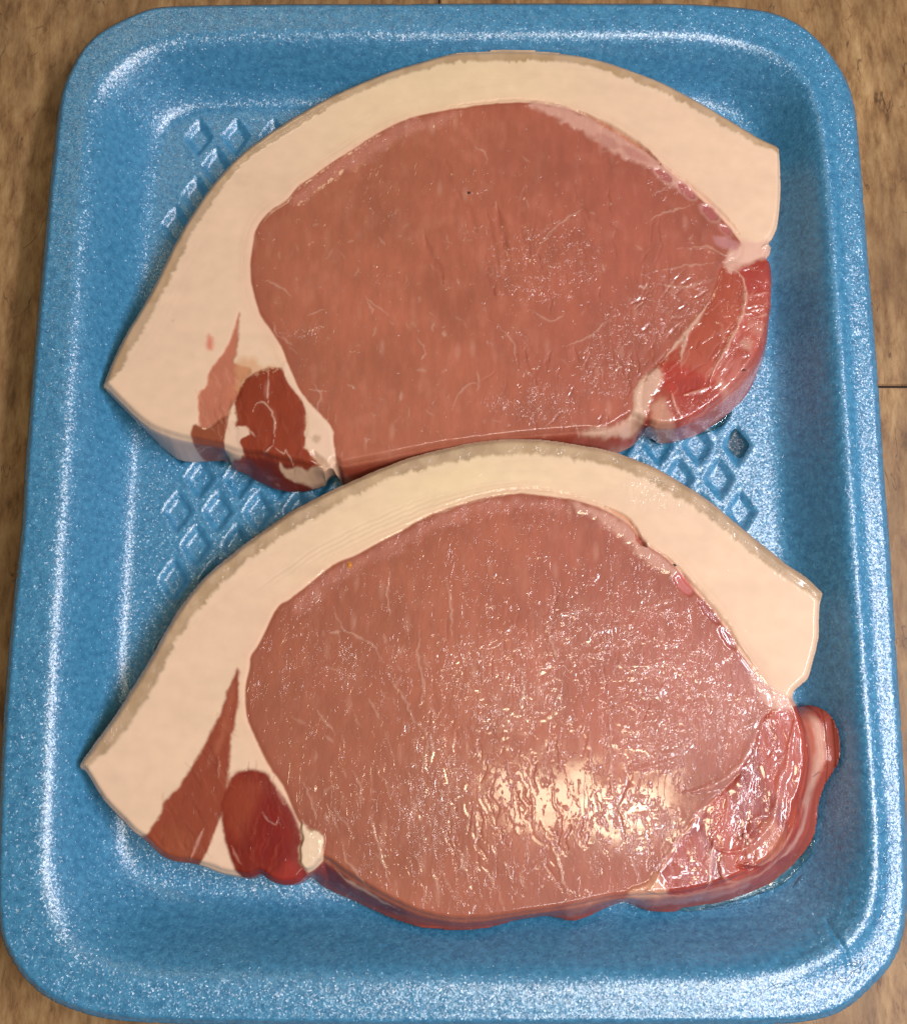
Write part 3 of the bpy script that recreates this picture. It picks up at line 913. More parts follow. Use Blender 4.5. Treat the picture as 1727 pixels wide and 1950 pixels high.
for (u, v, a, b_, an) in ((1262, 334, 24, 9, 38), (1306, 362, 26, 11, 40), (1352, 404, 23, 13, 42), (1381, 437, 14, 7, 40)):
    c_, s_ = math.cos(math.radians(an)), math.sin(math.radians(an))
    el = [(u + a * math.cos(t) * c_ - b_ * math.sin(t) * s_, v + a * math.cos(t) * s_ + b_ * math.sin(t) * c_) for t in np.linspace(0, 2 * math.pi, 12, endpoint=False)]
    s1.fill(el, (0.68, 0.38, 0.32), soft=0.9, ragged=0.4, alpha=0.6)
    el = [(u + .8 * a * math.cos(t) * c_ - .75 * b_ * math.sin(t) * s_, v + .8 * a * math.cos(t) * s_ + .75 * b_ * math.sin(t) * c_) for t in np.linspace(0, 2 * math.pi, 12, endpoint=False)]
    s1.fill(el, PURP * 1.6, soft=0.4, ragged=0.5, alpha=0.85, dz=-0.4, wet=0.9)
# marbling and creases
VN1 = [[(1105, 372), (1109, 396), (1077, 417), (1045, 445), (1020, 486)], [(1225, 425), (1235, 421), (1263, 405), (1296, 396), (1324, 388)], [(903, 279), (923, 291), (927, 315)],
       [(588, 600), (620, 585)], [(500, 530), (530, 545), (560, 568)], [(520, 610), (530, 640), (560, 655)], [(860, 780), (880, 740), (905, 730), (910, 745)], [(700, 575), (712, 600)],
       [(590, 725), (612, 750), (605, 770), (612, 800)], [(590, 740), (625, 745)], [(950, 620), (975, 650), (985, 690)], [(1090, 800), (1105, 830)], [(905, 700), (912, 735), (905, 745)],
       [(1010, 590), (1050, 610), (1080, 590)], [(1150, 520), (1145, 500)], [(1170, 600), (1120, 640), (1070, 660)], [(1233, 520), (1290, 508), (1370, 498)], [(1310, 470), (1355, 472), (1380, 486), (1395, 476)],
       [(1245, 540), (1310, 545), (1365, 530)], [(690, 560), (740, 600)], [(790, 640), (810, 665), (800, 690)]]
for v_ in VN1:
    s1.line(v_, 0.26, VEIN * 0.9, 0.42, dz=0.05, wob=0.5)
rnd = random.Random(4)
s1.strokes(rnd, 46, (1120, 560, 190, 190), 0.12, 0.25, 25, 80, 0.22, -0.14, LOIND, 0.4, inside=(1,))
s1.strokes(rnd, 26, (1080, 740, 180, 90), -0.1, 0.4, 20, 60, 0.2, -0.12, LOIND, 0.35, inside=(1,))
s1.strokes(rnd, 16, (1290, 590, 90, 90), -0.7, 0.5, 20, 50, 0.25, -0.2, LOIND, 0.3, inside=(1,))
s1.strokes(rnd, 40, (700, 620, 220, 240), 0.3, 0.8, 8, 26, 0.3, 0.03, VEIN * 0.85, 0.34, inside=(1,))
s1.strokes(rnd, 36, (1040, 560, 300, 280), 0.1, 0.8, 8, 24, 0.3, 0.03, VEIN * 0.85, 0.32, inside=(1,))
s1.strokes(rnd, 8, (900, 400, 120, 150), 0.2, 0.2, 60, 130, 0.8, -0.2, LOIND * 1.05, 0.4, inside=(1,))
for g in ((1040, 500, 110, 80), (1210, 610, 80, 60), (1290, 560, 70, 50), (1020, 770, 90, 40), (1160, 700, 60, 60), (905, 350, 14, 22), (920, 435, 40, 14), (590, 630, 50, 20), (1270, 360, 40, 16), (780, 880, 70, 16)):
    s1.gloss(*g, 0.9, 1.25)
s1.strokes(rnd, 110, (860, 560, 400, 330), 1.2, 0.7, 5, 15, 0.30, 0.0, None, 0.9, wet=1.0, inside=(1,), film=0.085)
s1.strokes(rnd, 90, (1130, 560, 200, 230), 1.3, 0.6, 6, 22, 0.30, 0.0, None, 0.9, wet=1.0, inside=(1,), film=0.085)
# fat fibres
for k_ in range(16):
    rr = rnd.uniform(20, 90)
    t0 = rnd.uniform(0.05, 0.9)
    i0 = int(t0 * (len(S1_RIND) - 6))
    s1.line([(u + rr * 0.45, v + rr * 0.85) for u, v in S1_RIND[i0:i0 + 5]], 0.35, (0.70, 0.48, 0.33), 0.16, dz=-0.01, wob=0.6)
s1.strokes(rnd, 60, (1370, 680, 110, 160), -0.55, 0.25, 14, 60, 0.26, 0.04, PALE, 0.30, inside=(2,), film=0.05)
s1.strokes(rnd, 40, (1420, 590, 60, 90), 1.2, 0.3, 8, 24, 0.26, 0.03, PALE, 0.30, inside=(2,), film=0.08)
s1.strokes(rnd, 40, (1370, 680, 110, 160), -0.5, 0.3, 14, 50, 0.3, -0.05, (0.28, 0.03, 0.02), 0.35, inside=(2,))
s1.gloss(1420, 610, 50, 90, 0.8, 1.0)
s1.gloss(1330, 790, 70, 40, 0.8, 0.9)
# small muscles at the lower left
s1.fill([(455, 596), (454, 634), (452, 670), (446, 690), (470, 699), (478, 711), (462, 727), (458, 751), (438, 780), (434, 792), (393, 816), (379, 800), (377, 751), (393, 735), (401, 703), (426, 670), (442, 634)],
        (0.47, 0.145, 0.08), soft=0.45, ragged=0.4, alpha=0.95, wet=0.6, rgh=0.5, label=4, dz=-0.2)
s1.fill([(369, 810), (393, 816), (434, 790), (430, 824), (428, 849), (425, 866), (393, 863), (365, 850)], (0.27, 0.068, 0.03), soft=0.4, ragged=0.35, wet=0.55, rgh=0.4, label=4)
s1.fill([(450, 690), (480, 680), (500, 700), (520, 696), (535, 712), (500, 720), (465, 735), (452, 760), (448, 725)], (0.60, 0.30, 0.14), soft=1.0, ragged=0.8, alpha=0.6, seed=11)
s1.fill([(495, 705), (535, 701), (551, 731), (576, 759), (584, 784), (582, 836), (580, 853), (596, 857), (600, 873), (616, 897), (622, 925), (576, 938), (535, 936), (494, 922), (478, 900), (466, 880), (462, 868), (452, 836), (450, 820), (448, 784), (446, 763), (458, 743), (470, 721)],
        (0.25, 0.040, 0.016), soft=0.45, ragged=0.6, wet=0.35, rgh=0.35, label=6, bulge=0.45)
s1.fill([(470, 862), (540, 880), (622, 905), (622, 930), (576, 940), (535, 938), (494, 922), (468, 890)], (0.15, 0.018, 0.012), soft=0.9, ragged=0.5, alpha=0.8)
for v_ in [[(483, 785), (490, 770), (505, 768), (520, 790), (524, 820), (521, 850)], [(510, 768), (512, 710)], [(521, 848), (508, 860), (502, 858)], [(521, 848), (540, 865), (545, 858), (555, 880), (560, 895)], [(470, 815), (480, 825), (488, 834)]]:
    s1.line(v_, 0.26, VEIN * 0.9, 0.75, dz=0.1)
# fat wedge right of the dark muscle, curled flap at its foot
s1.fill([(545, 690), (556, 713), (572, 745), (598, 778), (630, 812), (635, 840), (639, 870), (645, 905), (655, 922), (640, 905), (612, 880), (590, 862), (583, 845), (586, 800), (576, 765), (556, 738), (540, 706)],
        FATP, soft=0.3, ragged=0.35, fat=1, wet=0.35, rgh=0.3, label=0, dz=0.1)
s1.fill([(598, 828), (610, 832), (604, 844), (596, 838)], (0.42, 0.27, 0.16), soft=0.5, ragged=0.3, alpha=0.6)
s1.fill([(598, 862), (620, 880), (640, 902), (634, 908), (612, 892), (598, 876)], (0.40, 0.22, 0.12), soft=0.7, ragged=0.4, alpha=0.6, dz=-0.9)
s1.fill([(530, 875), (538, 884), (552, 887), (565, 884), (585, 890), (612, 886), (624, 900), (622, 916), (600, 914), (575, 908), (552, 904), (532, 892)], (0.66, 0.42, 0.27), soft=0.3, ragged=0.45, fat=1, wet=0.6, rgh=0.5, dz=1.1, label=7, seed=6)
s1.fill([(648, 898), (668, 900), (676, 912), (668, 924), (652, 924)], (0.42, 0.22, 0.15), soft=0.6, ragged=0.4, alpha=0.8)
# fat streak between the small muscles
s1.fill([(438, 800), (446, 812), (470, 812), (478, 828), (466, 832), (456, 842), (462, 862), (430, 866), (428, 840), (434, 815)], FATP * 0.97, soft=0.3, ragged=0.4, fat=1, label=0)
s1.fill([(372, 858), (395, 862), (426, 866), (420, 874), (380, 872)], (0.20, 0.05, 0.035), soft=0.5, ragged=0.3, alpha=0.8)
s1.fill([(396, 636), (404, 642), (407, 660), (402, 668), (394, 662)], (0.62, 0.13, 0.08), soft=0.8, ragged=0.5, alpha=0.75)
s1.fill([(327, 610), (331, 608), (331, 614)], (0.55, 0.30, 0.18), soft=0.3, ragged=0.1, alpha=0.5)
s1.strokes(rnd, 50, (510, 820, 80, 120), 0.15, 0.25, 12, 50, 0.26, 0.02, (0.36, 0.09, 0.045), 0.35, inside=(6, 4))
s1.strokes(rnd, 40, (500, 830, 110, 110), 0.15, 0.25, 12, 50, 0.28, -0.03, (0.15, 0.02, 0.01), 0.35, inside=(6, 4))
s1.strokes(rnd, 26, (420, 740, 50, 90), 0.35, 0.2, 14, 50, 0.3, 0.02, (0.62, 0.30, 0.20), 0.3, inside=(4,))
s1.rind(S1_RIND, 3.4, 1.6)
for v_ in ([(1290, 472), (1330, 472), (1352, 478), (1370, 486)], [(1378, 486), (1392, 480), (1396, 466)], [(1298, 546), (1335, 534), (1358, 530)], [(1240, 376), (1262, 358), (1276, 362)], [(1020, 452), (1045, 430), (1062, 418)],
           [(588, 640), (600, 628), (612, 620)], [(1400, 508), (1425, 512), (1445, 506)]):
    s1.line(v_, 0.28, (0.52, 0.22, 0.15), 0.3, dz=0.02, zw=0.52, wet=1.0, wob=0.5, film=0.17)  # wet highlights drawn as paler lines with raised film
# ragged shreds where the fat ends at the right
s1.line([(1452, 470), (1464, 466), (1472, 468)], 0.5, FATP, 0.9, dz=0.4)

STEAK_NAMES = [(0, 'fat_layer'), (1, 'loin_muscle'), (2, 'tail_muscle'), (3, 'membrane'), (4, 'side_muscle'), (5, 'rind'), (6, 'dark_muscle'), (7, 'fat_flap'), (8, 'edge_flap')]
root1 = empty('pork_steak')
tag(root1, 'upper raw pork steak, drier, with a frayed fat flap on its dark muscle', 'steak', 'raw pork loin steaks in the tray')
v1 = s1.finish(root1, STEAK_NAMES, meat)

# ---------- lower steak
S2_RIND = [(149, 1456), (176, 1416), (219, 1356), (257, 1296), (283, 1253), (309, 1206), (334, 1163), (360, 1128), (386, 1098), (420, 1068), (463, 1034), (506, 1004),
           (548, 974), (591, 951), (634, 929), (677, 910), (720, 891), (763, 874), (806, 861), (848, 850), (903, 839), (967, 833), (1031, 834), (1074, 839), (1117, 846),
           (1160, 854), (1203, 869), (1246, 886), (1288, 910), (1331, 936), (1374, 968), (1417, 1004), (1460, 1039), (1503, 1073), (1537, 1096), (1567, 1124)]
S2_R = [(1569, 1133), (1564, 1158), (1563, 1206), (1560, 1227), (1550, 1266), (1541, 1292), (1524, 1308), (1512, 1324), (1520, 1342)]
S2_OUT = S2_RIND + S2_R + [(1527, 1352, 15), (1536, 1346, 12), (1550, 1342, 10), (1569, 1354, 9), (1582, 1380, 9), (1588, 1415, 9), (1586, 1455, 9), (1573, 1490, 9), (1560, 1534, 8), (1551, 1587, 7), (1525, 1631, 6), (1476, 1675, 5),
          (1432, 1697, 5), (1366, 1719, 5), (1300, 1727, 5), (1283, 1734, 5), (1234, 1734, 6), (1190, 1722, 8), (1146, 1737, 8), (1093, 1754, 8), (1045, 1748, 9), (992, 1753, 9), (926, 1765, 8), (860, 1767, 8), (806, 1762, 7),
          (763, 1751, 6), (720, 1736, 6), (677, 1718, 6), (634, 1700, 6), (608, 1688, 7), (592, 1674, 8), (583, 1679, 9), (566, 1690, 10), (531, 1692, 10), (506, 1680, 10), (493, 1672, 10), (476, 1680, 10), (446, 1677, 10), (420, 1671, 10),
          (394, 1661, 10), (360, 1650, 10), (326, 1648, 11), (296, 1631, 11), (279, 1614, 11), (264, 1603, 11), (244, 1594, 12), (223, 1571, 12), (189, 1532, 14), (171, 1502, 15), (156, 1472, 16)]
S2_TOP = S2_RIND + S2_R + [(1526, 1356), (1532, 1380), (1540, 1424), (1536, 1480), (1518, 1540), (1496, 1600), (1462, 1642), (1410, 1672), (1350, 1694), (1290, 1706), (1234, 1708),
          (1185, 1712), (1146, 1718), (1093, 1730), (1045, 1738), (992, 1745), (926, 1755), (860, 1756), (806, 1746), (763, 1728), (720, 1706), (673, 1678), (640, 1655), (616, 1640), (600, 1655), (585, 1663),
          (566, 1682), (531, 1685), (506, 1673), (493, 1665), (476, 1673), (446, 1668), (420, 1662), (394, 1653), (360, 1643), (326, 1640), (298, 1624), (281, 1607), (266, 1595), (250, 1583), (230, 1562), (196, 1526), (177, 1498), (160, 1470)]
s2 = Steak(S2_OUT, S2_TOP, 16.5, 300)
f = s2.f
tone = (0.5 + 0.5 * fbm(f.X, f.Y, 22, 17, 3))[..., None]
mid = np.exp(-((f.X - P(860, 0)[0]) / 34.0) ** 2)[..., None]
tone = np.clip(0.25 * tone + 0.85 * mid, 0, 1)
s2.col = (FAT * tone + FATP * (1 - tone)).astype(np.float32)
s2.col *= (1 + 0.055 * fbm(f.X * 0.6 + f.Y * 0.3, f.Y * 1.4, 5, 17 + 60, 3))[..., None]
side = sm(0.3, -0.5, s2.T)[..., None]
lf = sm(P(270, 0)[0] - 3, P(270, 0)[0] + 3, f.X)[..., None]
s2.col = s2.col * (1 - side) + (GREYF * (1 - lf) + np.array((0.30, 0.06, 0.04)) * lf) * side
LOIN2 = [(476, 1270), (468, 1313), (471, 1364), (488, 1407), (514, 1459), (540, 1497), (557, 1536), (574, 1570), (608, 1590), (615, 1610), (613, 1643), (590, 1665), (592, 1680), (634, 1704), (720, 1738), (806, 1764), (860, 1769), (926, 1767), (992, 1755), (1045, 1750),
         (1093, 1756), (1146, 1739), (1190, 1724), (1212, 1705), (1234, 1688), (1256, 1653), (1283, 1613), (1322, 1556), (1366, 1516), (1405, 1475), (1432, 1420), (1450, 1371), (1470, 1348), (1460, 1310), (1430, 1274), (1400, 1231), (1378, 1193), (1348, 1154),
         (1318, 1120), (1293, 1086), (1271, 1064), (1233, 1039), (1203, 1004), (1160, 976), (1117, 959), (1074, 949), (1031, 944), (989, 940), (946, 944), (903, 953), (848, 970), (806, 987), (763, 1013), (720, 1034), (677, 1058), (634, 1077), (591, 1111),
         (553, 1141), (531, 1154), (510, 1193), (493, 1227), (478, 1250)]
w, d, m = s2.mask(LOIN2, 0.3, 0.0)
near = (np.exp(-(np.maximum(-d, 0) / 1.6)) * 0.55 * sm(0.3, 1.2, s2.T[w]))[..., None]
s2.col[w] = s2.col[w] * (1 - near) + np.array((0.74, 0.44, 0.30)) * near
for q_, a_ in ((1.7, 0.30), (2.6, 0.22), (3.3, 0.14)):
    dd_ = -d + 0.35 * fbm(f.X[w], f.Y[w], 6, 55 + int(q_ * 10), 2)
    bn = (np.exp(-((dd_ - q_) / 0.16) ** 2) * a_ * sm(-0.3, 0.4, fbm(f.X[w], f.Y[w], 14, 57, 2)) * (s2.T[w] > 1))[..., None]
    s2.col[w] = s2.col[w] * (1 - bn) + np.array((0.60, 0.36, 0.22)) * bn
s2.fill(LOIN2, LOIN, soft=0.32, ragged=0.35, wet=0.45, rgh=0.50, label=1)
w, d, m = s2.mask(LOIN2, 0.3, 0.0)
xs, ys = f.X[w], f.Y[w]
t1 = (0.5 + 0.5 * fbm(xs, ys, 18, 41, 3))
t2 = sm(0.5, 0.85, 0.5 + 0.5 * fbm(xs * 1.0, ys * 0.55, 2.4, 43, 3))
px_ = sm(-20, 55, xs)[..., None]  # cooler light from the right painted in as pink
t1 = 0.5 + (t1 - 0.5) * 1.5
t1 = t1 * 0.7 + 0.3 * (0.5 + 0.5 * fbm(xs, ys, 5, 39, 3))
c = LOIN * (0.80 + 0.36 * t1[..., None]) * (1 + px_ * np.array((0.0, -0.10, 0.02))) + np.array((0.03, 0.02, 0.015)) * t2[..., None]
edge = sm(5.0, 0.0, d)[..., None]
c = c * (1 - 0.30 * edge) + LOIND * 1.05 * 0.30 * edge
c = c * (0.90 + 0.10 * np.exp(-((xs - 18) / 30) ** 2 - ((ys + 45) / 25) ** 2))[..., None]  # brighter around the centre, light falloff painted in
s2.col[w] = s2.col[w] * (1 - m[..., None]) + c * m[..., None]
s2.rgh[w] += 0.30 * sm(0.40, 0.75, 0.5 + 0.5 * fbm(xs, ys, 12, 45, 2)) * m
s2.dz[w] -= 0.12 * np.exp(-(d / 0.5) ** 2)
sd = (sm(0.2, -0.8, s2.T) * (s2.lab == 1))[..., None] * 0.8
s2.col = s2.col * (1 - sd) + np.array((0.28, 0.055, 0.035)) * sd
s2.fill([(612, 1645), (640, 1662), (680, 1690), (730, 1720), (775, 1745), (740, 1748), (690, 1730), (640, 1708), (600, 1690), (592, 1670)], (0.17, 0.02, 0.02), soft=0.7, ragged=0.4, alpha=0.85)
s2.line([(636, 1655), (660, 1680), (690, 1698), (724, 1720), (760, 1738)], 0.55, VEIN, 0.7, dz=0.3)
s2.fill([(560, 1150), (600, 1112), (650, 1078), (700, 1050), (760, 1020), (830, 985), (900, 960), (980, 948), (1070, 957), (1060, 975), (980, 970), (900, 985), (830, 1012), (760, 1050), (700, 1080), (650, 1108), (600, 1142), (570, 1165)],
        PALE * np.array((0.95, 0.8, 0.8)), soft=1.5, ragged=1.6, size=2.5, alpha=0.35, wet=1.0, rgh=1.7, dz=-0.25, seed=3)  # wet upper edge, its glitter also lightened into the colour
# tail of the lower steak: folded wet muscle
TAIL2 = [(1450, 1371), (1470, 1352), (1500, 1346), (1520, 1343), (1530, 1350), (1556, 1342), (1578, 1356), (1592, 1395), (1592, 1450), (1578, 1495), (1566, 1540), (1557, 1590), (1530, 1636), (1480, 1680), (1436, 1702), (1368, 1724), (1300, 1732), (1234, 1738),
         (1200, 1728), (1212, 1701), (1234, 1688), (1256, 1653), (1283, 1613), (1322, 1556), (1366, 1516), (1405, 1475), (1432, 1420)]
s2.fill(TAIL2, (0.42, 0.085, 0.055), soft=0.35, ragged=0.3, wet=0.62, rgh=0.7, label=2)
w, d, m = s2.mask(TAIL2, 0.3, 0)
xs, ys = f.X[w], f.Y[w]
t1 = sm(-0.4, 0.5, fbm(xs * 1.3 + ys * 0.4, ys * 0.4, 7, 91, 3))[..., None]
c = np.array((0.41, 0.068, 0.038)) * t1 + np.array((0.25, 0.030, 0.020)) * (1 - t1)
s2.col[w] = s2.col[w] * (1 - m[..., None]) + c * m[..., None]
s2.dz[w] += (0.22 * fbm(xs * 1.4 + ys * 0.3, ys * 0.35, 7, 93, 2) + 0.05 * fbm(xs * 1.5 + ys * 0.4, ys * 0.6, 1.6, 95, 2)) * m
# folds: pale ridges and recesses
s2.line([(1452, 1368), (1440, 1400), (1432, 1420), (1418, 1446), (1400, 1466), (1368, 1490), (1335, 1503), (1300, 1508)], 0.5, (0.50, 0.17, 0.12), 0.5, dz=0.10, zw=0.85, film=0.34, wet=1.0)
s2.line([(1366, 1516), (1340, 1540), (1315, 1570), (1285, 1610), (1262, 1650), (1245, 1680)], 0.6, PALE, 0.6, dz=0.15, zw=0.7)
s2.line([(1512, 1372), (1506, 1400), (1500, 1430), (1496, 1462), (1484, 1490), (1478, 1530), (1470, 1565), (1450, 1590), (1425, 1612), (1395, 1622), (1365, 1618), (1355, 1600)], 0.7, (0.47, 0.13, 0.09), 0.35, dz=0.14, zw=0.9, film=0.38, wet=1.0)
s2.line([(1372, 1585), (1382, 1560), (1386, 1530), (1384, 1510)], 0.5, (0.50, 0.16, 0.10), 0.4, dz=0.08, film=0.3, wet=1.0)
s2.fill([(1400, 1530), (1440, 1512), (1452, 1520), (1442, 1560), (1415, 1590), (1392, 1590)], (0.28, 0.045, 0.035), soft=1.8, ragged=0.4, alpha=0.7, dz=-0.4, wet=0.8, rgh=0.9)
s2.fill([(1462, 1560), (1490, 1580), (1500, 1612), (1470, 1645), (1440, 1640), (1420, 1618), (1445, 1600)], (0.54, 0.17, 0.085), soft=1.6, ragged=0.8, alpha=0.6, dz=0.3)
s2.line([(1404, 1640), (1435, 1648), (1460, 1645), (1485, 1630), (1505, 1600), (1520, 1560)], 0.5, (0.60, 0.27, 0.20), 0.7, dz=0.5)
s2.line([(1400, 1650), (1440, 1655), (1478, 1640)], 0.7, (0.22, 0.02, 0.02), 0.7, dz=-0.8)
s2.line([(1360, 1600), (1352, 1640), (1350, 1680), (1345, 1700)], 0.7, PALE, 0.6, dz=0.15)
s2.line([(1370, 1640), (1376, 1665), (1392, 1682), (1425, 1680)], 0.5, PALE, 0.55, dz=0.15)
s2.line([(1230, 1695), (1290, 1710), (1350, 1700), (1420, 1685), (1470, 1658), (1505, 1615)], 0.7, PALE, 0.6, dz=0.5)
s2.fill([(1270, 1640), (1300, 1600), (1335, 1590), (1345, 1640), (1340, 1690), (1290, 1700), (1262, 1690)], (0.38, 0.055, 0.035), soft=1.0, ragged=0.6, alpha=0.75)
# the flap at the far right and the pale underside of the tail
s2.fill([(1527, 1354), (1536, 1347), (1552, 1343), (1570, 1356), (1582, 1385), (1590, 1415), (1588, 1458), (1576, 1492), (1562, 1538), (1545, 1580), (1528, 1600), (1530, 1560), (1540, 1500), (1545, 1440), (1538, 1390)],
        (0.47, 0.13, 0.085), soft=0.5, ragged=0.3, wet=0.6, rgh=0.3, label=8)
s2.fill([(1560, 1365), (1578, 1380), (1588, 1420), (1583, 1460), (1568, 1490), (1550, 1540), (1540, 1530), (1556, 1470), (1562, 1420)], (0.60, 0.34, 0.25), soft=0.9, ragged=0.5, alpha=0.8)
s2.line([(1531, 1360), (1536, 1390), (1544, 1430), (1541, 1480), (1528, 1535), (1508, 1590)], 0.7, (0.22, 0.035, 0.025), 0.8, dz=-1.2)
s2.line([(1560, 1482), (1572, 1474), (1580, 1476)], 0.3, (0.2, 0.06, 0.04), 0.8, dz=-0.4)
s2.line([(1555, 1520), (1545, 1570), (1520, 1615), (1480, 1650)], 0.7, (0.60, 0.34, 0.28), 0.7, dz=0.4)
s2.line([(1545, 1520), (1532, 1570), (1505, 1612), (1465, 1650), (1420, 1675)], 0.5, (0.26, 0.03, 0.03), 0.6, dz=-0.5)
s2.fill([(1190, 1715), (1235, 1695), (1290, 1712), (1360, 1706), (1430, 1690), (1436, 1700), (1366, 1722), (1300, 1730), (1234, 1738), (1195, 1726)], (0.52, 0.24, 0.20), soft=0.7, ragged=0.6, alpha=0.6)
_r = random.Random(21)
s2.strokes(_r, 60, (1430, 1530, 110, 170), -0.3, 0.3, 16, 60, 0.28, 0.03, PALE, 0.20, inside=(2,), film=0.08)
s2.strokes(_r, 50, (1430, 1530, 110, 170), -0.3, 0.3, 16, 60, 0.3, -0.06, (0.22, 0.02, 0.015), 0.35, inside=(2,))
# fat lump at the foot of the tail seam
s2.fill([(1250, 1662), (1262, 1680), (1270, 1705), (1240, 1716), (1205, 1712), (1196, 1698), (1222, 1690), (1238, 1676)], (0.66, 0.33, 0.20), soft=0.7, ragged=0.5, alpha=0.85, fat=1, wet=0.8, rgh=0.5, dz=0.4, label=3)
s2.fill([(1080, 1735), (1100, 1712), (1140, 1705), (1190, 1716), (1160, 1728), (1120, 1738), (1093, 1756)], (0.42, 0.17, 0.12), soft=0.8, ragged=0.6, alpha=0.6)
# pale tissue where the fat meets the tail
s2.fill([(1432, 1276), (1452, 1292), (1480, 1318), (1508, 1328), (1520, 1344), (1490, 1352), (1466, 1350), (1448, 1330), (1430, 1300)], (0.64, 0.34, 0.26), soft=0.7, ragged=0.8, alpha=0.85, wet=1.0, rgh=0.8, fat=1, seed=4)
s2.fill([(1395, 1262), (1420, 1262), (1432, 1282), (1415, 1298), (1396, 1285)], (0.36, 0.13, 0.12), soft=0.9, ragged=0.5, alpha=0.5)
# film, crevice, dark cells
s2.fill([(1085, 952), (1117, 961), (1160, 978), (1203, 1006), (1233, 1041), (1271, 1066), (1295, 1090), (1282, 1098), (1250, 1082), (1215, 1060), (1190, 1030), (1150, 1002), (1118, 980), (1090, 965)],
        (0.64, 0.34, 0.25), soft=1.0, ragged=1.0, alpha=0.7, wet=0.8, rgh=0.6, dz=0.3, seed=5)
s2.line([(850, 962), (903, 944), (960, 934), (1010, 932), (1060, 938), (1110, 950), (1160, 970), (1200, 998)], 0.4, (0.70, 0.42, 0.28), 0.55, dz=-0.2)
s2.line([(1150, 965), (1190, 985), (1210, 1010), (1226, 1034)], 0.4, (0.58, 0.24, 0.13), 0.85, dz=-0.9, wob=0.15)
s2.line([(1210, 1018), (1220, 1030), (1230, 1041)], 0.6, (0.40, 0.08, 0.05), 0.9, dz=-1.4, wob=0.1)
s2.line([(1236, 1040), (1266, 1060), (1290, 1082), (1320, 1116), (1352, 1152), (1385, 1194), (1410, 1236), (1440, 1276)], 0.5, (0.68, 0.38, 0.26), 0.75, dz=-0.4, wob=0.2)
for (u, v, a, b_, an) in ((1350, 1166, 28, 9, 48), (1385, 1214, 26, 9, 50), (1303, 1112, 24, 12, 50)):
    c_, s_ = math.cos(math.radians(an)), math.sin(math.radians(an))
    el = [(u + a * math.cos(t) * c_ - b_ * math.sin(t) * s_, v + a * math.cos(t) * s_ + b_ * math.sin(t) * c_) for t in np.linspace(0, 2 * math.pi, 12, endpoint=False)]
    s2.fill(el, PURP * (1.3 if u > 1320 else 2.2), soft=0.5, ragged=0.6, alpha=0.8, dz=-0.3, wet=0.9)
VN2 = [[(634, 1154), (651, 1197), (677, 1210), (711, 1231), (733, 1266)], [(626, 1203), (651, 1203)], [(737, 1279), (771, 1334), (788, 1373), (814, 1394)], [(716, 1544), (707, 1566), (720, 1613), (737, 1664), (746, 1698)],
       [(574, 1488), (591, 1519), (606, 1561)], [(668, 1467), (686, 1497), (690, 1530)], [(814, 1394), (827, 1441)], [(992, 1270), (996, 1310), (990, 1360)], [(1155, 1336), (1159, 1367), (1164, 1481), (1177, 1534), (1195, 1578)],
       [(800, 1180), (795, 1240), (805, 1300), (800, 1350)], [(905, 1420), (915, 1450)], [(1010, 1500), (1016, 1560), (1006, 1600)], [(1060, 1620), (1072, 1680), (1085, 1710)], [(870, 1600), (880, 1650), (900, 1690)],
       [(1195, 1620), (1215, 1670), (1222, 1692)], [(960, 1640), (975, 1680)], [(740, 1080), (738, 1130), (742, 1180)], [(850, 1100), (860, 1160), (858, 1220)], [(1040, 1190), (1060, 1260)], [(600, 1350), (640, 1400)], [(700, 1330), (730, 1380)],
       [(1030, 1560), (1060, 1640), (1075, 1690)], [(1120, 1380), (1125, 1450), (1135, 1520)], [(650, 1600), (662, 1640), (700, 1690)], [(820, 1650), (835, 1700)]]
for v_ in VN2:
    s2.line(v_, 0.26, VEIN * 0.9, 0.45, dz=0.06, wob=0.5)
rnd = random.Random(8)
s2.strokes(rnd, 40, (1060, 1560, 260, 110), 0.1, 0.2, 30, 90, 0.17, -0.09, LOIND, 0.4, inside=(1,))
s2.strokes(rnd, 34, (1020, 1300, 230, 200), 0.05, 0.22, 25, 80, 0.17, -0.07, LOIND, 0.3, inside=(1,))
s2.strokes(rnd, 34, (860, 1560, 260, 170), 0.28, 0.2, 20, 70, 0.17, 0.05, VEIN * 0.9, 0.45, inside=(1,))
s2.strokes(rnd, 24, (1270, 1370, 130, 120), -1.1, 0.5, 20, 60, 0.22, 0.0, LOIN, 0.1, film=0.09, wet=1.0, inside=(1,))
s2.strokes(rnd, 26, (1120, 1260, 220, 110), -1.2, 0.6, 14, 44, 0.22, 0.0, LOIN, 0.1, film=0.09, wet=1.0, inside=(1,))
s2.strokes(rnd, 50, (740, 1400, 230, 250), 0.3, 0.5, 10, 36, 0.3, 0.03, VEIN * 0.85, 0.36, inside=(1,))
for g in ((1080, 1200, 60, 60), (960, 1300, 120, 90), (1150, 1200, 50, 40), (1270, 1410, 90, 50), (1290, 1270, 110, 60), (1390, 1340, 60, 70), (1240, 1160, 50, 20), (1330, 1650, 50, 50), (665, 1270, 26, 30), (1200, 1570, 80, 60), (820, 1500, 60, 120)):
    s2.gloss(*g, 0.85, 0.95)
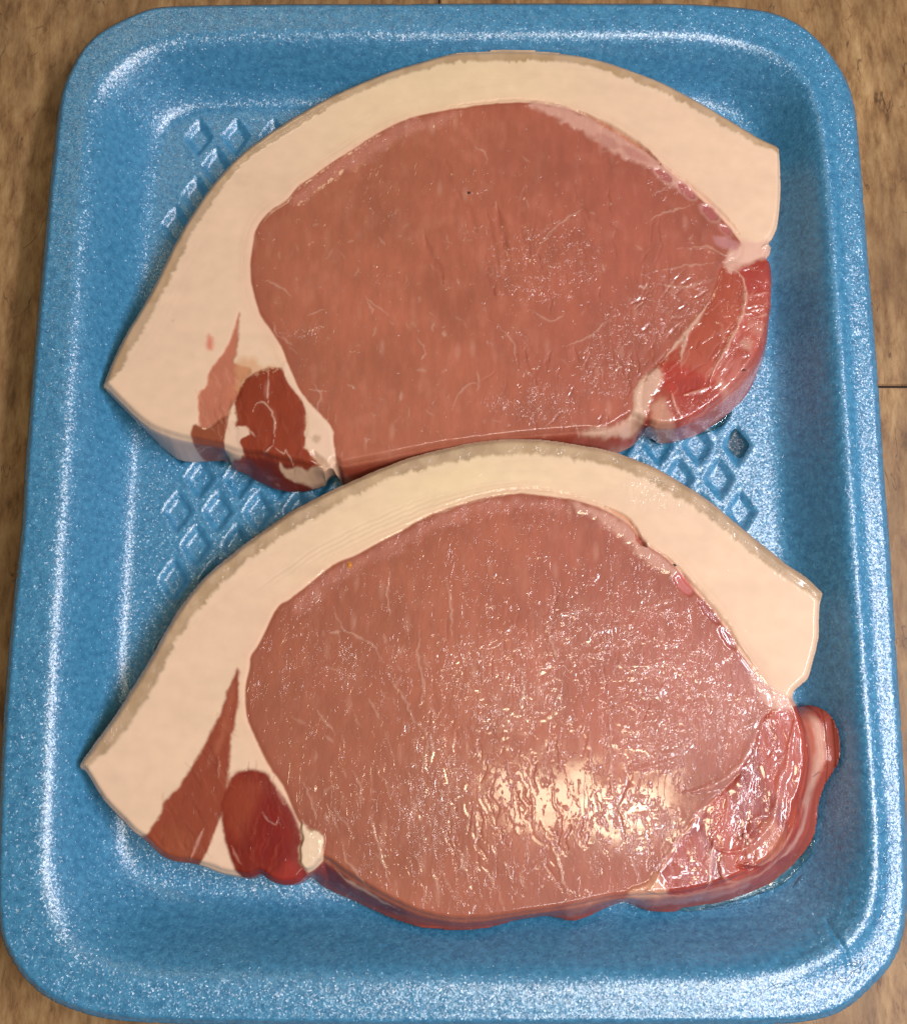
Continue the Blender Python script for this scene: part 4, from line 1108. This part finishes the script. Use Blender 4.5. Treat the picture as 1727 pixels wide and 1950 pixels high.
# the wettest stretch, upper right of the loin
s2.fill([(1180, 1150), (1300, 1130), (1390, 1220), (1450, 1310), (1440, 1390), (1400, 1450), (1300, 1480), (1180, 1440), (1120, 1300)], LOIN * np.array((1.0, 0.86, 0.95)), soft=5, ragged=2, alpha=0.45, wet=0.8, rgh=0.95, size=8)
s2.strokes(rnd, 80, (900, 1350, 420, 350), 0.6, 0.8, 5, 18, 0.30, 0.0, None, 0.9, wet=1.0, inside=(1,), film=0.085)
s2.strokes(rnd, 120, (1050, 1280, 240, 220), 1.1, 0.7, 6, 26, 0.30, 0.0, None, 0.9, wet=1.0, inside=(1,), film=0.085)
# highlight lines of the wet stretch, put in as paler raised film
for v_ in ([(1226, 1157), (1250, 1150), (1272, 1143), (1284, 1150)], [(1238, 1164), (1270, 1162), (1312, 1174)], [(1140, 1262), (1180, 1266), (1225, 1272), (1262, 1262), (1300, 1262), (1335, 1268), (1366, 1282)],
           [(1176, 1218), (1196, 1222), (1214, 1206)], [(1250, 1208), (1264, 1226), (1298, 1222)], [(1206, 1298), (1228, 1318), (1250, 1322), (1268, 1300), (1272, 1286)], [(1300, 1282), (1330, 1278), (1352, 1296)],
           [(1330, 1312), (1346, 1318), (1362, 1334)], [(1392, 1312), (1408, 1330), (1424, 1336), (1420, 1358)], [(1402, 1330), (1430, 1326), (1444, 1340)], [(1160, 1350), (1195, 1340), (1228, 1352), (1252, 1340)],
           [(1180, 1424), (1215, 1418), (1250, 1424), (1290, 1412)], [(1196, 1462), (1240, 1460), (1272, 1452), (1300, 1436)], [(1226, 1430), (1255, 1440), (1290, 1428), (1308, 1408)], [(1110, 1240), (1134, 1246), (1160, 1236)],
           [(1430, 1286), (1450, 1310), (1476, 1322), (1500, 1326)], [(1452, 1352), (1490, 1352), (1506, 1344)], [(1404, 1388), (1424, 1382), (1440, 1368)], [(1168, 1192), (1190, 1190), (1210, 1182)], [(1060, 1170), (1096, 1160), (1110, 1166)],
           [(1036, 1216), (1060, 1204), (1084, 1210)], [(1010, 1270), (1040, 1262), (1070, 1270)], [(960, 1210), (975, 1190), (985, 1200)], [(1310, 1240), (1340, 1236), (1358, 1246)]):
    s2.line([(a_ + rnd.gauss(0, 2), b_ + rnd.gauss(0, 2)) for a_, b_ in v_], 0.30, (0.50, 0.19, 0.13), 0.3, dz=0.03, zw=0.62, wet=1.0, rgh=0.6, wob=0.6, film=0.20)
for k_ in range(70):
    a_, b_ = 1270 + rnd.gauss(0, 80), 1310 + rnd.gauss(0, 75)
    t_ = rnd.uniform(-0.6, 0.6); l_ = rnd.uniform(5, 16)
    p_ = P(a_, b_, s2.zt); i_ = int((p_[0] - f.xs[0]) / f.h); j_ = int((p_[1] - f.ys[0]) / f.h)
    if s2.lab[j_, i_] == 1 and s2.T[j_, i_] > 2:
        s2.line([(a_ - l_, b_ - l_ * t_), (a_, b_ + rnd.gauss(0, 3)), (a_ + l_, b_ + l_ * t_)], 0.26, (0.50, 0.19, 0.13), 0.2, dz=0.0, zw=0.50, wet=1.0, wob=0.4, film=0.15)
# narrow brown muscle and dark oval muscle at the lower left
s2.fill([(452, 1274), (433, 1321), (411, 1377), (381, 1433), (351, 1484), (317, 1523), (300, 1561), (279, 1587), (262, 1600), (280, 1618), (298, 1636), (326, 1652), (360, 1655), (377, 1650), (394, 1626), (416, 1570), (424, 1549), (433, 1510), (435, 1476), (439, 1420), (450, 1356), (456, 1310)],
        (0.27, 0.056, 0.026), soft=0.5, ragged=0.45, wet=0.3, rgh=0.4, label=4)
s2.fill([(446, 1300), (436, 1360), (420, 1420), (395, 1460), (420, 1400), (432, 1350)], (0.42, 0.13, 0.07), soft=1.4, ragged=0.6, alpha=0.6)
s2.fill([(300, 1600), (330, 1570), (370, 1600), (360, 1645), (320, 1640)], (0.32, 0.085, 0.035), soft=2.4, ragged=1.0, alpha=0.4)
s2.line([(388, 1575), (376, 1605), (362, 1640)], 0.45, PALE, 0.7, dz=0.1)
s2.line([(418, 1440), (415, 1480)], 0.3, PALE, 0.4, dz=0.1)
s2.fill([(416, 1570), (424, 1565), (432, 1608), (446, 1650), (460, 1680), (446, 1681), (420, 1675), (394, 1665), (376, 1652), (394, 1626)], FATP, soft=0.3, ragged=0.3, fat=1, wet=0.3, rgh=0.2, label=0)
s2.fill([(476, 1465), (506, 1471), (523, 1493), (544, 1523), (566, 1561), (574, 1596), (570, 1634), (585, 1656), (584, 1680), (566, 1694), (531, 1696), (506, 1684), (493, 1675), (476, 1684), (462, 1684), (446, 1651), (431, 1608), (422, 1561), (424, 1527), (435, 1493), (450, 1474)],
        DRED, soft=0.5, ragged=0.35, wet=0.3, rgh=0.3, label=6, bulge=0.3)
s2.fill([(430, 1500), (470, 1480), (500, 1500), (480, 1560), (455, 1600), (430, 1570)], (0.29, 0.050, 0.022), soft=2.4, ragged=1.0, alpha=0.8)
s2.fill([(500, 1520), (540, 1540), (560, 1590), (555, 1640), (510, 1650), (480, 1610)], (0.20, 0.008, 0.006), soft=2.4, ragged=1.0, alpha=0.7)
s2.fill([(555, 1640), (578, 1660), (574, 1684), (540, 1692), (510, 1678), (530, 1660)], (0.34, 0.03, 0.022), soft=1.4, ragged=0.6, alpha=0.7)
s2.line([(500, 1545), (510, 1562), (525, 1568), (530, 1555)], 0.22, VEIN * 0.8, 0.55, dz=0.1)
s2.line([(440, 1610), (450, 1630), (462, 1650)], 0.3, PALE, 0.5)
s2.line([(526, 1500), (545, 1535)], 0.5, PALE, 0.4)
s2.line([(574, 1560), (588, 1586), (604, 1598)], 0.4, VEIN, 0.7)
s2.fill([(576, 1570), (590, 1580), (612, 1586), (617, 1608), (610, 1640), (594, 1660), (584, 1656), (574, 1636), (576, 1600)], (0.76, 0.56, 0.38), soft=0.3, ragged=0.5, fat=1, wet=0.35, rgh=0.6, label=7, dz=0.8, seed=9)
s2.fill([(186, 1512), (192, 1515), (190, 1524), (183, 1520)], (0.40, 0.12, 0.05), soft=0.4, ragged=0.2, alpha=0.8)
for k_ in range(20):
    rr = rnd.uniform(30, 100)
    i0 = int(rnd.uniform(0.05, 0.85) * (len(S2_RIND) - 6))
    s2.line([(u + rr * 0.4, v + rr * 0.88) for u, v in S2_RIND[i0:i0 + 5]], 0.35, (0.70, 0.47, 0.33), 0.18, dz=-0.01, wob=0.6)
for k_ in range(5):
    s2.line([(u + 46 + 6 * k_, v + 74 + 7 * k_) for u, v in S2_RIND[9 + k_:19 + k_]], 0.25, (0.66, 0.45, 0.30), 0.3, dz=-0.08)
s2.strokes(rnd, 60, (490, 1580, 90, 120), -0.15, 0.2, 14, 60, 0.28, 0.02, (0.32, 0.05, 0.025), 0.35, inside=(6,))
s2.strokes(rnd, 60, (370, 1500, 110, 180), 0.45, 0.15, 16, 70, 0.28, 0.02, (0.38, 0.12, 0.06), 0.3, inside=(4,))
s2.strokes(rnd, 50, (400, 1540, 160, 160), 0.35, 0.2, 16, 70, 0.28, -0.03, (0.15, 0.02, 0.01), 0.3, inside=(4, 6))
s2.rind(S2_RIND, 3.9, 1.8)
w = (s2.lab == 5)
s2.rgh = np.where(w, 0.75, s2.rgh)
s2.wet = np.where(w, 0.6, s2.wet)
s2.fill([(662, 1072), (668, 1070), (670, 1080), (663, 1082)], (0.55, 0.22, 0.04), soft=0.4, ragged=0.2, alpha=0.8)
s2.gloss(1250, 930, 60, 40, 0.6, 1.0)
root2 = empty('pork_steak')
tag(root2, 'lower raw pork steak, wetter, with a smooth dark red oval muscle', 'steak', 'raw pork loin steaks in the tray')
v2 = s2.finish(root2, STEAK_NAMES, meat)

# ------------------------------------------------------------------ tray meshes (dimples that show become parts)
def covered(cx, cy):
    n = 0
    for s in (s1, s2):
        for dx, dy in ((0, 0), (3, 0), (-3, 0), (0, 4), (0, -4)):
            i = int((cx + dx - s.f.xs[0]) / s.f.h); j = int((cy + dy - s.f.ys[0]) / s.f.h)
            if 0 <= i < s.f.nx and 0 <= j < s.f.ny and s.O[j, i] > 0.5:
                n += 1
    return n >= 5


tv, tf_, tN, lab, dl = pending_tray
show = {k for k, (x, y) in enumerate(DIMPLES) if not covered(x, y)}
lab = lab.copy()
for k in show:
    lab[dl == k] = 10 + k
parts = split_parts(tv, tf_, tN, None, lab, [(1, 'rim'), (2, 'side_wall'), (3, 'tray_floor')], {}, lambda l: foam, lambda l: tray_root, (0, 0, 0))
split_parts(tv, tf_, tN, None, lab, [(10 + k, 'diamond_dimple') for k in sorted(show)], {}, lambda l: foam, lambda l: parts[3], (0, 0, 0))

# underside of the foam: same shape one skin lower, coarser
UF = Field(TF.xs[0], TF.ys[0], TF.xs[-1], TF.ys[-1], 1.6)
uo = UF.sdf(tray_poly); ur = UF.sdf(rim_poly, near=5); uf = UF.sdf(floor_poly, near=5)
UZ = tray_profile(uo - 0.2, ur, uf, UF.X, UF.Y) - 2.7
uv_, uf_, uN, _, _ = field_solid(UF, uo - 0.25, UZ, UZ - 0.02, inset=0.0)
build_mesh('underside', uv_, uf_[:, ::-1], -uN, foam, tray_root)

# ------------------------------------------------------------------ juice: pools, a filled dimple, smears
juice = liquid_material('meat_juice', (0.93, 0.88, 0.80, 1))
juice_dark = liquid_material('dimple_juice', (0.62, 0.56, 0.52, 1))
clear = liquid_material('clear_juice', (0.97, 0.97, 0.97, 1))


def pool(name, pts, z, label, mat, height=0.5, under=True, h=0.35, n=4, kind_z=None, edge=1.6):
    poly = px(pts, z, n)
    fl = Field(poly[:, 0].min() - 1, poly[:, 1].min() - 1, poly[:, 0].max() + 1, poly[:, 1].max() + 1, h)
    o = fl.sdf(poly)
    bz = tray_z(fl.X, fl.Y)
    lvl = z if kind_z is None else kind_z
    Z = (bz if kind_z is None else np.minimum(bz, lvl)) + height * np.sqrt(np.clip(1 - (1 - np.clip(o / edge, 0, 1)) ** 2, 0, 1)) + 0.06
    if kind_z is not None:
        Z = np.full_like(bz, lvl) + 0.12 * (1 - sm(0, 1.2, o))
    v, fc, N, s_, c_ = field_solid(fl, o, Z, Z - 0.05, inset=0.0)
    ob = build_mesh(name, v, fc, N, mat)
    tag(ob, label, 'juice')
    return ob


pool('juice_puddle', [(1290, 828), (1330, 812), (1372, 780), (1392, 775), (1392, 792), (1380, 808), (1352, 822), (1320, 832), (1295, 838)], 3.2, 'small puddle of meat juice pressed against the lower right edge of the upper steak', juice, height=1.3, edge=1.3)
pool('juice_puddle', [(1290, 1722), (1380, 1690), (1450, 1655), (1520, 1590), (1545, 1592), (1540, 1625), (1522, 1650), (1494, 1682), (1440, 1706), (1400, 1718), (1340, 1732), (1300, 1735)], 4.0, 'puddle of clear juice along the lower right edge of the lower steak', juice, height=1.2, edge=1.5)


def bead_on(parent_, pts, z):
    V, Fc, N = ridge(pts, z, 0.34, 0.34, '', '', None)
    build_mesh('meniscus', V, Fc, N, clear, parent_)


PUD = [o_ for o_ in COL.objects if o_.name.startswith('juice_puddle')]
pool('juice_drop', [(1400, 798), (1412, 815), (1424, 840), (1425, 858), (1412, 872), (1398, 868), (1388, 850), (1390, 828), (1394, 812)], 2.4, 'grey drop of juice filling one diamond dimple right of the steaks', juice_dark, kind_z=2.35, h=0.25)


def ridge(pts, z, width, height, name, label, mat, n=5, group=None):
    """a thin bead of liquid lying on the tray"""
    line = px(pts, z, n, False)
    V = []; Fc = []
    K = 7
    for i, (x, y) in enumerate(line):
        a = line[max(i - 1, 0)]; b = line[min(i + 1, len(line) - 1)]
        t = np.array(b) - np.array(a); t /= np.linalg.norm(t) + 1e-9
        nrm = np.array((-t[1], t[0]))
        e = min(1.0, 4 * min(i, len(line) - 1 - i) / len(line) + 0.12)
        e *= 0.75 + 0.5 * ((i * 7919) % 13) / 13
        bz = float(tray_z(np.array(x), np.array(y)))
        for k in range(K):
            th = math.pi * k / (K - 1)
            off = math.cos(th) * width * e
            V.append((x + nrm[0] * off, y + nrm[1] * off, bz + math.sin(th) * height * e - 0.02))
    for i in range(len(line) - 1):
        for k in range(K - 1):
            Fc.append((i * K + k, i * K + k + 1, (i + 1) * K + k + 1, (i + 1) * K + k))
    V = np.array(V); Fc = np.array(Fc)
    p = V[Fc]; nn = np.cross(p[:, 2] - p[:, 0], p[:, 3] - p[:, 1])
    N = np.zeros_like(V)
    for c in range(4): np.add.at(N, Fc[:, c], nn)
    N /= np.linalg.norm(N, axis=1)[:, None] + 1e-12
    if N[:, 2].mean() < 0:
        Fc = Fc[:, ::-1]; N = -N
    return V, Fc, N


bead_on(PUD[0], [(1340, 826), (1362, 815), (1380, 802), (1392, 786)], 3.2)
bead_on(PUD[1], [(1318, 1732), (1350, 1729), (1390, 1725), (1432, 1719)], 3.4)
bead_on(PUD[1], [(1506, 1692), (1520, 1676), (1531, 1658)], 4.5)
SM = [[(1700, 1598), (1716, 1592), (1722, 1575), (1727, 1560)], [(1694, 1640), (1716, 1650), (1712, 1635), (1727, 1612)], [(1708, 1705), (1722, 1700), (1724, 1680), (1718, 1672)],
      [(1676, 1772), (1700, 1770), (1712, 1752), (1722, 1738)], [(1682, 1817), (1700, 1810), (1706, 1796)], [(1580, 1856), (1600, 1852), (1622, 1857), (1645, 1852), (1662, 1854), (1674, 1848)],
      [(1600, 1886), (1612, 1878), (1616, 1868), (1624, 1882), (1640, 1884), (1650, 1868), (1655, 1860)], [(1654, 1858), (1664, 1846), (1680, 1842), (1688, 1832)], [(1648, 1866), (1662, 1866), (1672, 1858), (1676, 1850)],
      [(1470, 1905), (1500, 1892), (1530, 1890)]]
sv, sf, sn, off = [], [], [], 0
for s_ in SM:
    V, Fc, N = ridge(s_, 24.0, 0.38, 0.28, '', '', None)
    sv.append(V); sf.append(Fc + off); sn.append(N); off += len(V)
sme = build_mesh('juice_smear', np.concatenate(sv), np.concatenate(sf), np.concatenate(sn), clear)
tag(sme, 'squiggly smears of clear juice on the lower right corner of the tray rim', 'juice', kind='stuff')


# ------------------------------------------------------------------ specks, crumbs and bubbles on the meat
def lump(name, u, v, s, r, rgb, label, cat, group=None, sq=(1, 1, 0.6), seed=0, z=None, rough=0.6, mat=None):
    x, y = P(u, v, s.zt if s else z)
    if s is not None:
        i = int((x - s.f.xs[0]) / s.f.h); j = int((y - s.f.ys[0]) / s.f.h)
        zz = s.ztop_field[j, i] + s.dz[j, i]
    else:
        zz = z
    rn = random.Random(seed)
    import bmesh
    bm = bmesh.new()
    bmesh.ops.create_icosphere(bm, subdivisions=2, radius=r * MM)
    for vv in bm.verts:
        k_ = 1 + (rn.uniform(-0.2, 0.2) if mat is None else 0)
        vv.co = Vector((vv.co.x * sq[0] * k_, vv.co.y * sq[1] * k_, vv.co.z * sq[2] * k_))
    me = bpy.data.meshes.new(name)
    bm.to_mesh(me); bm.free()
    for p in me.polygons: p.use_smooth = True
    if mat is None:
        mat, nt, b, o_ = new_mat(name)
        b.inputs['Base Color'].default_value = (*rgb, 1)
        b.inputs['Roughness'].default_value = rough
        nz = nd(nt, 'ShaderNodeTexNoise'); nz.inputs['Scale'].default_value = 3000
        rmp = mixc(nt, nz.outputs['Fac'], (*rgb, 1), (*[c * 1.8 for c in rgb], 1))
        nt.links.new(rmp, b.inputs['Base Color'])
    me.materials.append(mat)
    o = bpy.data.objects.new(name, me)
    o.location = (x * MM, y * MM, (zz + r * sq[2] * (0.4 if rgb else 0.05)) * MM)
    COL.objects.link(o)
    tag(o, label, cat, group)
    return o


lump('dark_speck', 893, 367, s1, 0.36, (0.02, 0.012, 0.008), 'tiny black speck on the middle of the upper steak', 'speck', seed=1)
lump('dark_speck', 1415, 706, s1, 0.3, (0.03, 0.012, 0.008), 'tiny dark speck on the red tail of the upper steak', 'speck', sq=(1.5, 0.7, 0.5), seed=2)
lump('dark_speck', 1286, 1075, s2, 0.5, (0.015, 0.008, 0.006), 'black sliver in the crevice between fat and lean of the lower steak', 'speck', sq=(1.0, 0.9, 0.4), seed=3)
lump('orange_crumb', 666, 1076, s2, 0.5, (0.45, 0.16, 0.02), 'small orange crumb near the upper left edge of the lower steak', 'crumb', sq=(1, 0.9, 0.3), seed=4)
bub, _nt, _b, _o = new_mat('bubble_film')
_b.inputs['Base Color'].default_value = (0.74, 0.38, 0.31, 1); _b.inputs['Roughness'].default_value = 0.22; _b.inputs['Specular IOR Level'].default_value = 1.0; _b.inputs['Coat Weight'].default_value = 1.0; _b.inputs['Coat Roughness'].default_value = 0.05
bls = ['largest juice bubble on the wet tail of the lower steak', 'juice bubble just left of the largest one on the tail', 'small juice bubble below the largest one on the tail',
       'tiny juice bubble farthest right of the cluster on the tail', 'lowest juice bubble of the cluster on the tail', 'leftmost juice bubble of the cluster on the tail']
for k_, (u, v, r) in enumerate([(1419, 1592, 0.75), (1408, 1596, 0.4), (1426, 1600, 0.55), (1445, 1583, 0.42), (1421, 1606, 0.45), (1397, 1600, 0.35)]):
    lump('juice_bubble', u, v, s2, r, None, bls[k_], 'bubble', 'juice bubbles on the lower steak', sq=(1, 1, 0.9), mat=bub)


# ------------------------------------------------------------------ worktop of wooden blocks
def wood_material():
    m, nt, b, out = new_mat('worn_wood')
    L = nt.links
    tc = nd(nt, 'ShaderNodeTexCoord')
    oi = nd(nt, 'ShaderNodeObjectInfo')
    mp = nd(nt, 'ShaderNodeMapping'); mp.inputs['Scale'].default_value = (1.0, 0.30, 1.0); mp.inputs['Rotation'].default_value = (0, 0, -0.30)
    L.new(tc.outputs['Object'], mp.inputs['Vector'])
    n1 = nd(nt, 'ShaderNodeTexNoise'); n1.inputs['Scale'].default_value = 300; n1.inputs['Detail'].default_value = 6; n1.inputs['Roughness'].default_value = 0.7; n1.inputs['Distortion'].default_value = 0.15
    L.new(mp.outputs[0], n1.inputs['Vector'])
    n2 = nd(nt, 'ShaderNodeTexNoise'); n2.inputs['Scale'].default_value = 55; n2.inputs['Detail'].default_value = 5; n2.inputs['Roughness'].default_value = 0.6
    L.new(mp.outputs[0], n2.inputs['Vector'])
    n3 = nd(nt, 'ShaderNodeTexVoronoi'); n3.inputs['Scale'].default_value = 210
    L.new(mp.outputs[0], n3.inputs['Vector']); n3.feature = 'F1'
    ramp = nd(nt, 'ShaderNodeValToRGB')
    e = ramp.color_ramp.elements
    e[0].position = 0.30; e[0].color = (0.10, 0.048, 0.018, 1)
    e[1].position = 0.72; e[1].color = (0.50, 0.33, 0.165, 1)
    k = e.new(0.45); k.color = (0.29, 0.16, 0.066, 1)
    k = e.new(0.57); k.color = (0.40, 0.245, 0.108, 1)
    L.new(n1.outputs['Fac'], ramp.inputs[0])
    mr = nd(nt, 'ShaderNodeMapRange'); mr.inputs[1].default_value = 0.35; mr.inputs[2].default_value = 0.7; L.new(n2.outputs['Fac'], mr.inputs[0])
    c = mixc(nt, math_node(nt, 'MULTIPLY', mr.outputs[0], 0.75), ramp.outputs[0], (0.145, 0.072, 0.03, 1))
    c = mixc(nt, 0.16, c, n3.outputs['Distance'], 'OVERLAY')
    # thin dark cracks
    n4 = nd(nt, 'ShaderNodeTexNoise'); n4.inputs['Scale'].default_value = 75; n4.inputs['Detail'].default_value = 4; n4.inputs['Distortion'].default_value = 1.5
    L.new(mp.outputs[0], n4.inputs['Vector'])
    ab = math_node(nt, 'ABSOLUTE', math_node(nt, 'SUBTRACT', n4.outputs['Fac'], 0.5))
    ln = nd(nt, 'ShaderNodeMapRange'); ln.inputs[1].default_value = 0.0; ln.inputs[2].default_value = 0.009; ln.inputs[3].default_value = 0.75; ln.inputs[4].default_value = 0.0
    L.new(ab, ln.inputs[0])
    n5 = nd(nt, 'ShaderNodeTexNoise'); n5.inputs['Scale'].default_value = 130; L.new(tc.outputs['Object'], n5.inputs['Vector'])
    gate = nd(nt, 'ShaderNodeMapRange'); gate.inputs[1].default_value = 0.52; gate.inputs[2].default_value = 0.60; L.new(n5.outputs['Fac'], gate.inputs[0])
    c = mixc(nt, math_node(nt, 'MULTIPLY', ln.outputs[0], gate.outputs[0]), c, (0.05, 0.02, 0.008, 1))
    L.new(c, b.inputs['Base Color'])
    b.inputs['Roughness'].default_value = 0.5
    b.inputs['Specular IOR Level'].default_value = 0.35
    bp = nd(nt, 'ShaderNodeBump'); bp.inputs['Strength'].default_value = 0.4; bp.inputs['Distance'].default_value = 0.0004
    L.new(n1.outputs['Fac'], bp.inputs['Height']); L.new(bp.outputs[0], b.inputs['Normal'])
    return m


wood = wood_material()
top_root = empty('worktop')
tag(top_root, kind='structure')
seam = P(1700, 737, -0.5)[1]


def block(x0, y0, x1, y1):
    import bmesh
    bm = bmesh.new()
    bmesh.ops.create_cube(bm, size=1)
    for v in bm.verts:
        v.co = Vector(((v.co.x + .5) * (x1 - x0 - 0.5) + x0 + 0.25, (v.co.y + .5) * (y1 - y0 - 0.7) + y0 + 0.35, (v.co.z - 0.5) * 30 - 0.0)) * MM
    bmesh.ops.bevel(bm, geom=[e for e in bm.edges if min(e.verts[0].co.z, e.verts[1].co.z) > -0.001], offset=0.0003, segments=2, affect='EDGES')
    me = bpy.data.meshes.new('wood_block'); bm.to_mesh(me); bm.free()
    me.materials.append(wood)
    o = bpy.data.objects.new('wood_block', me); COL.objects.link(o); o.parent = top_root


for i, (x0, x1) in enumerate([(-560, -260), (-260, -4), (-4, 330), (330, 640)]):
    ys = [-620, seam - 260, seam, seam + 330, 620] if i % 2 == 0 else [-620, seam - 330, seam - 330 + 480, 620]
    if i == 2: ys = [-620, seam - 300, seam, seam + 330, 620]
    for a, b in zip(ys, ys[1:]):
        block(x0, a, x1, b)
# dark filling under the joints
import bmesh
bm = bmesh.new()
bmesh.ops.create_grid(bm, x_segments=1, y_segments=1, size=0.8)
me = bpy.data.meshes.new('joint_filler'); bm.to_mesh(me); bm.free()
jm, nt, b, o_ = new_mat('joint_dirt')
b.inputs['Roughness'].default_value = 0.9
nz = nd(nt, 'ShaderNodeTexNoise'); nz.inputs['Scale'].default_value = 500
nt.links.new(mixc(nt, nz.outputs['Fac'], (0.012, 0.007, 0.004, 1), (0.03, 0.018, 0.01, 1)), b.inputs['Base Color'])
me.materials.append(jm)
o = bpy.data.objects.new('joint_filler', me); o.location = (0.05, 0, -0.0009); COL.objects.link(o); o.parent = top_root
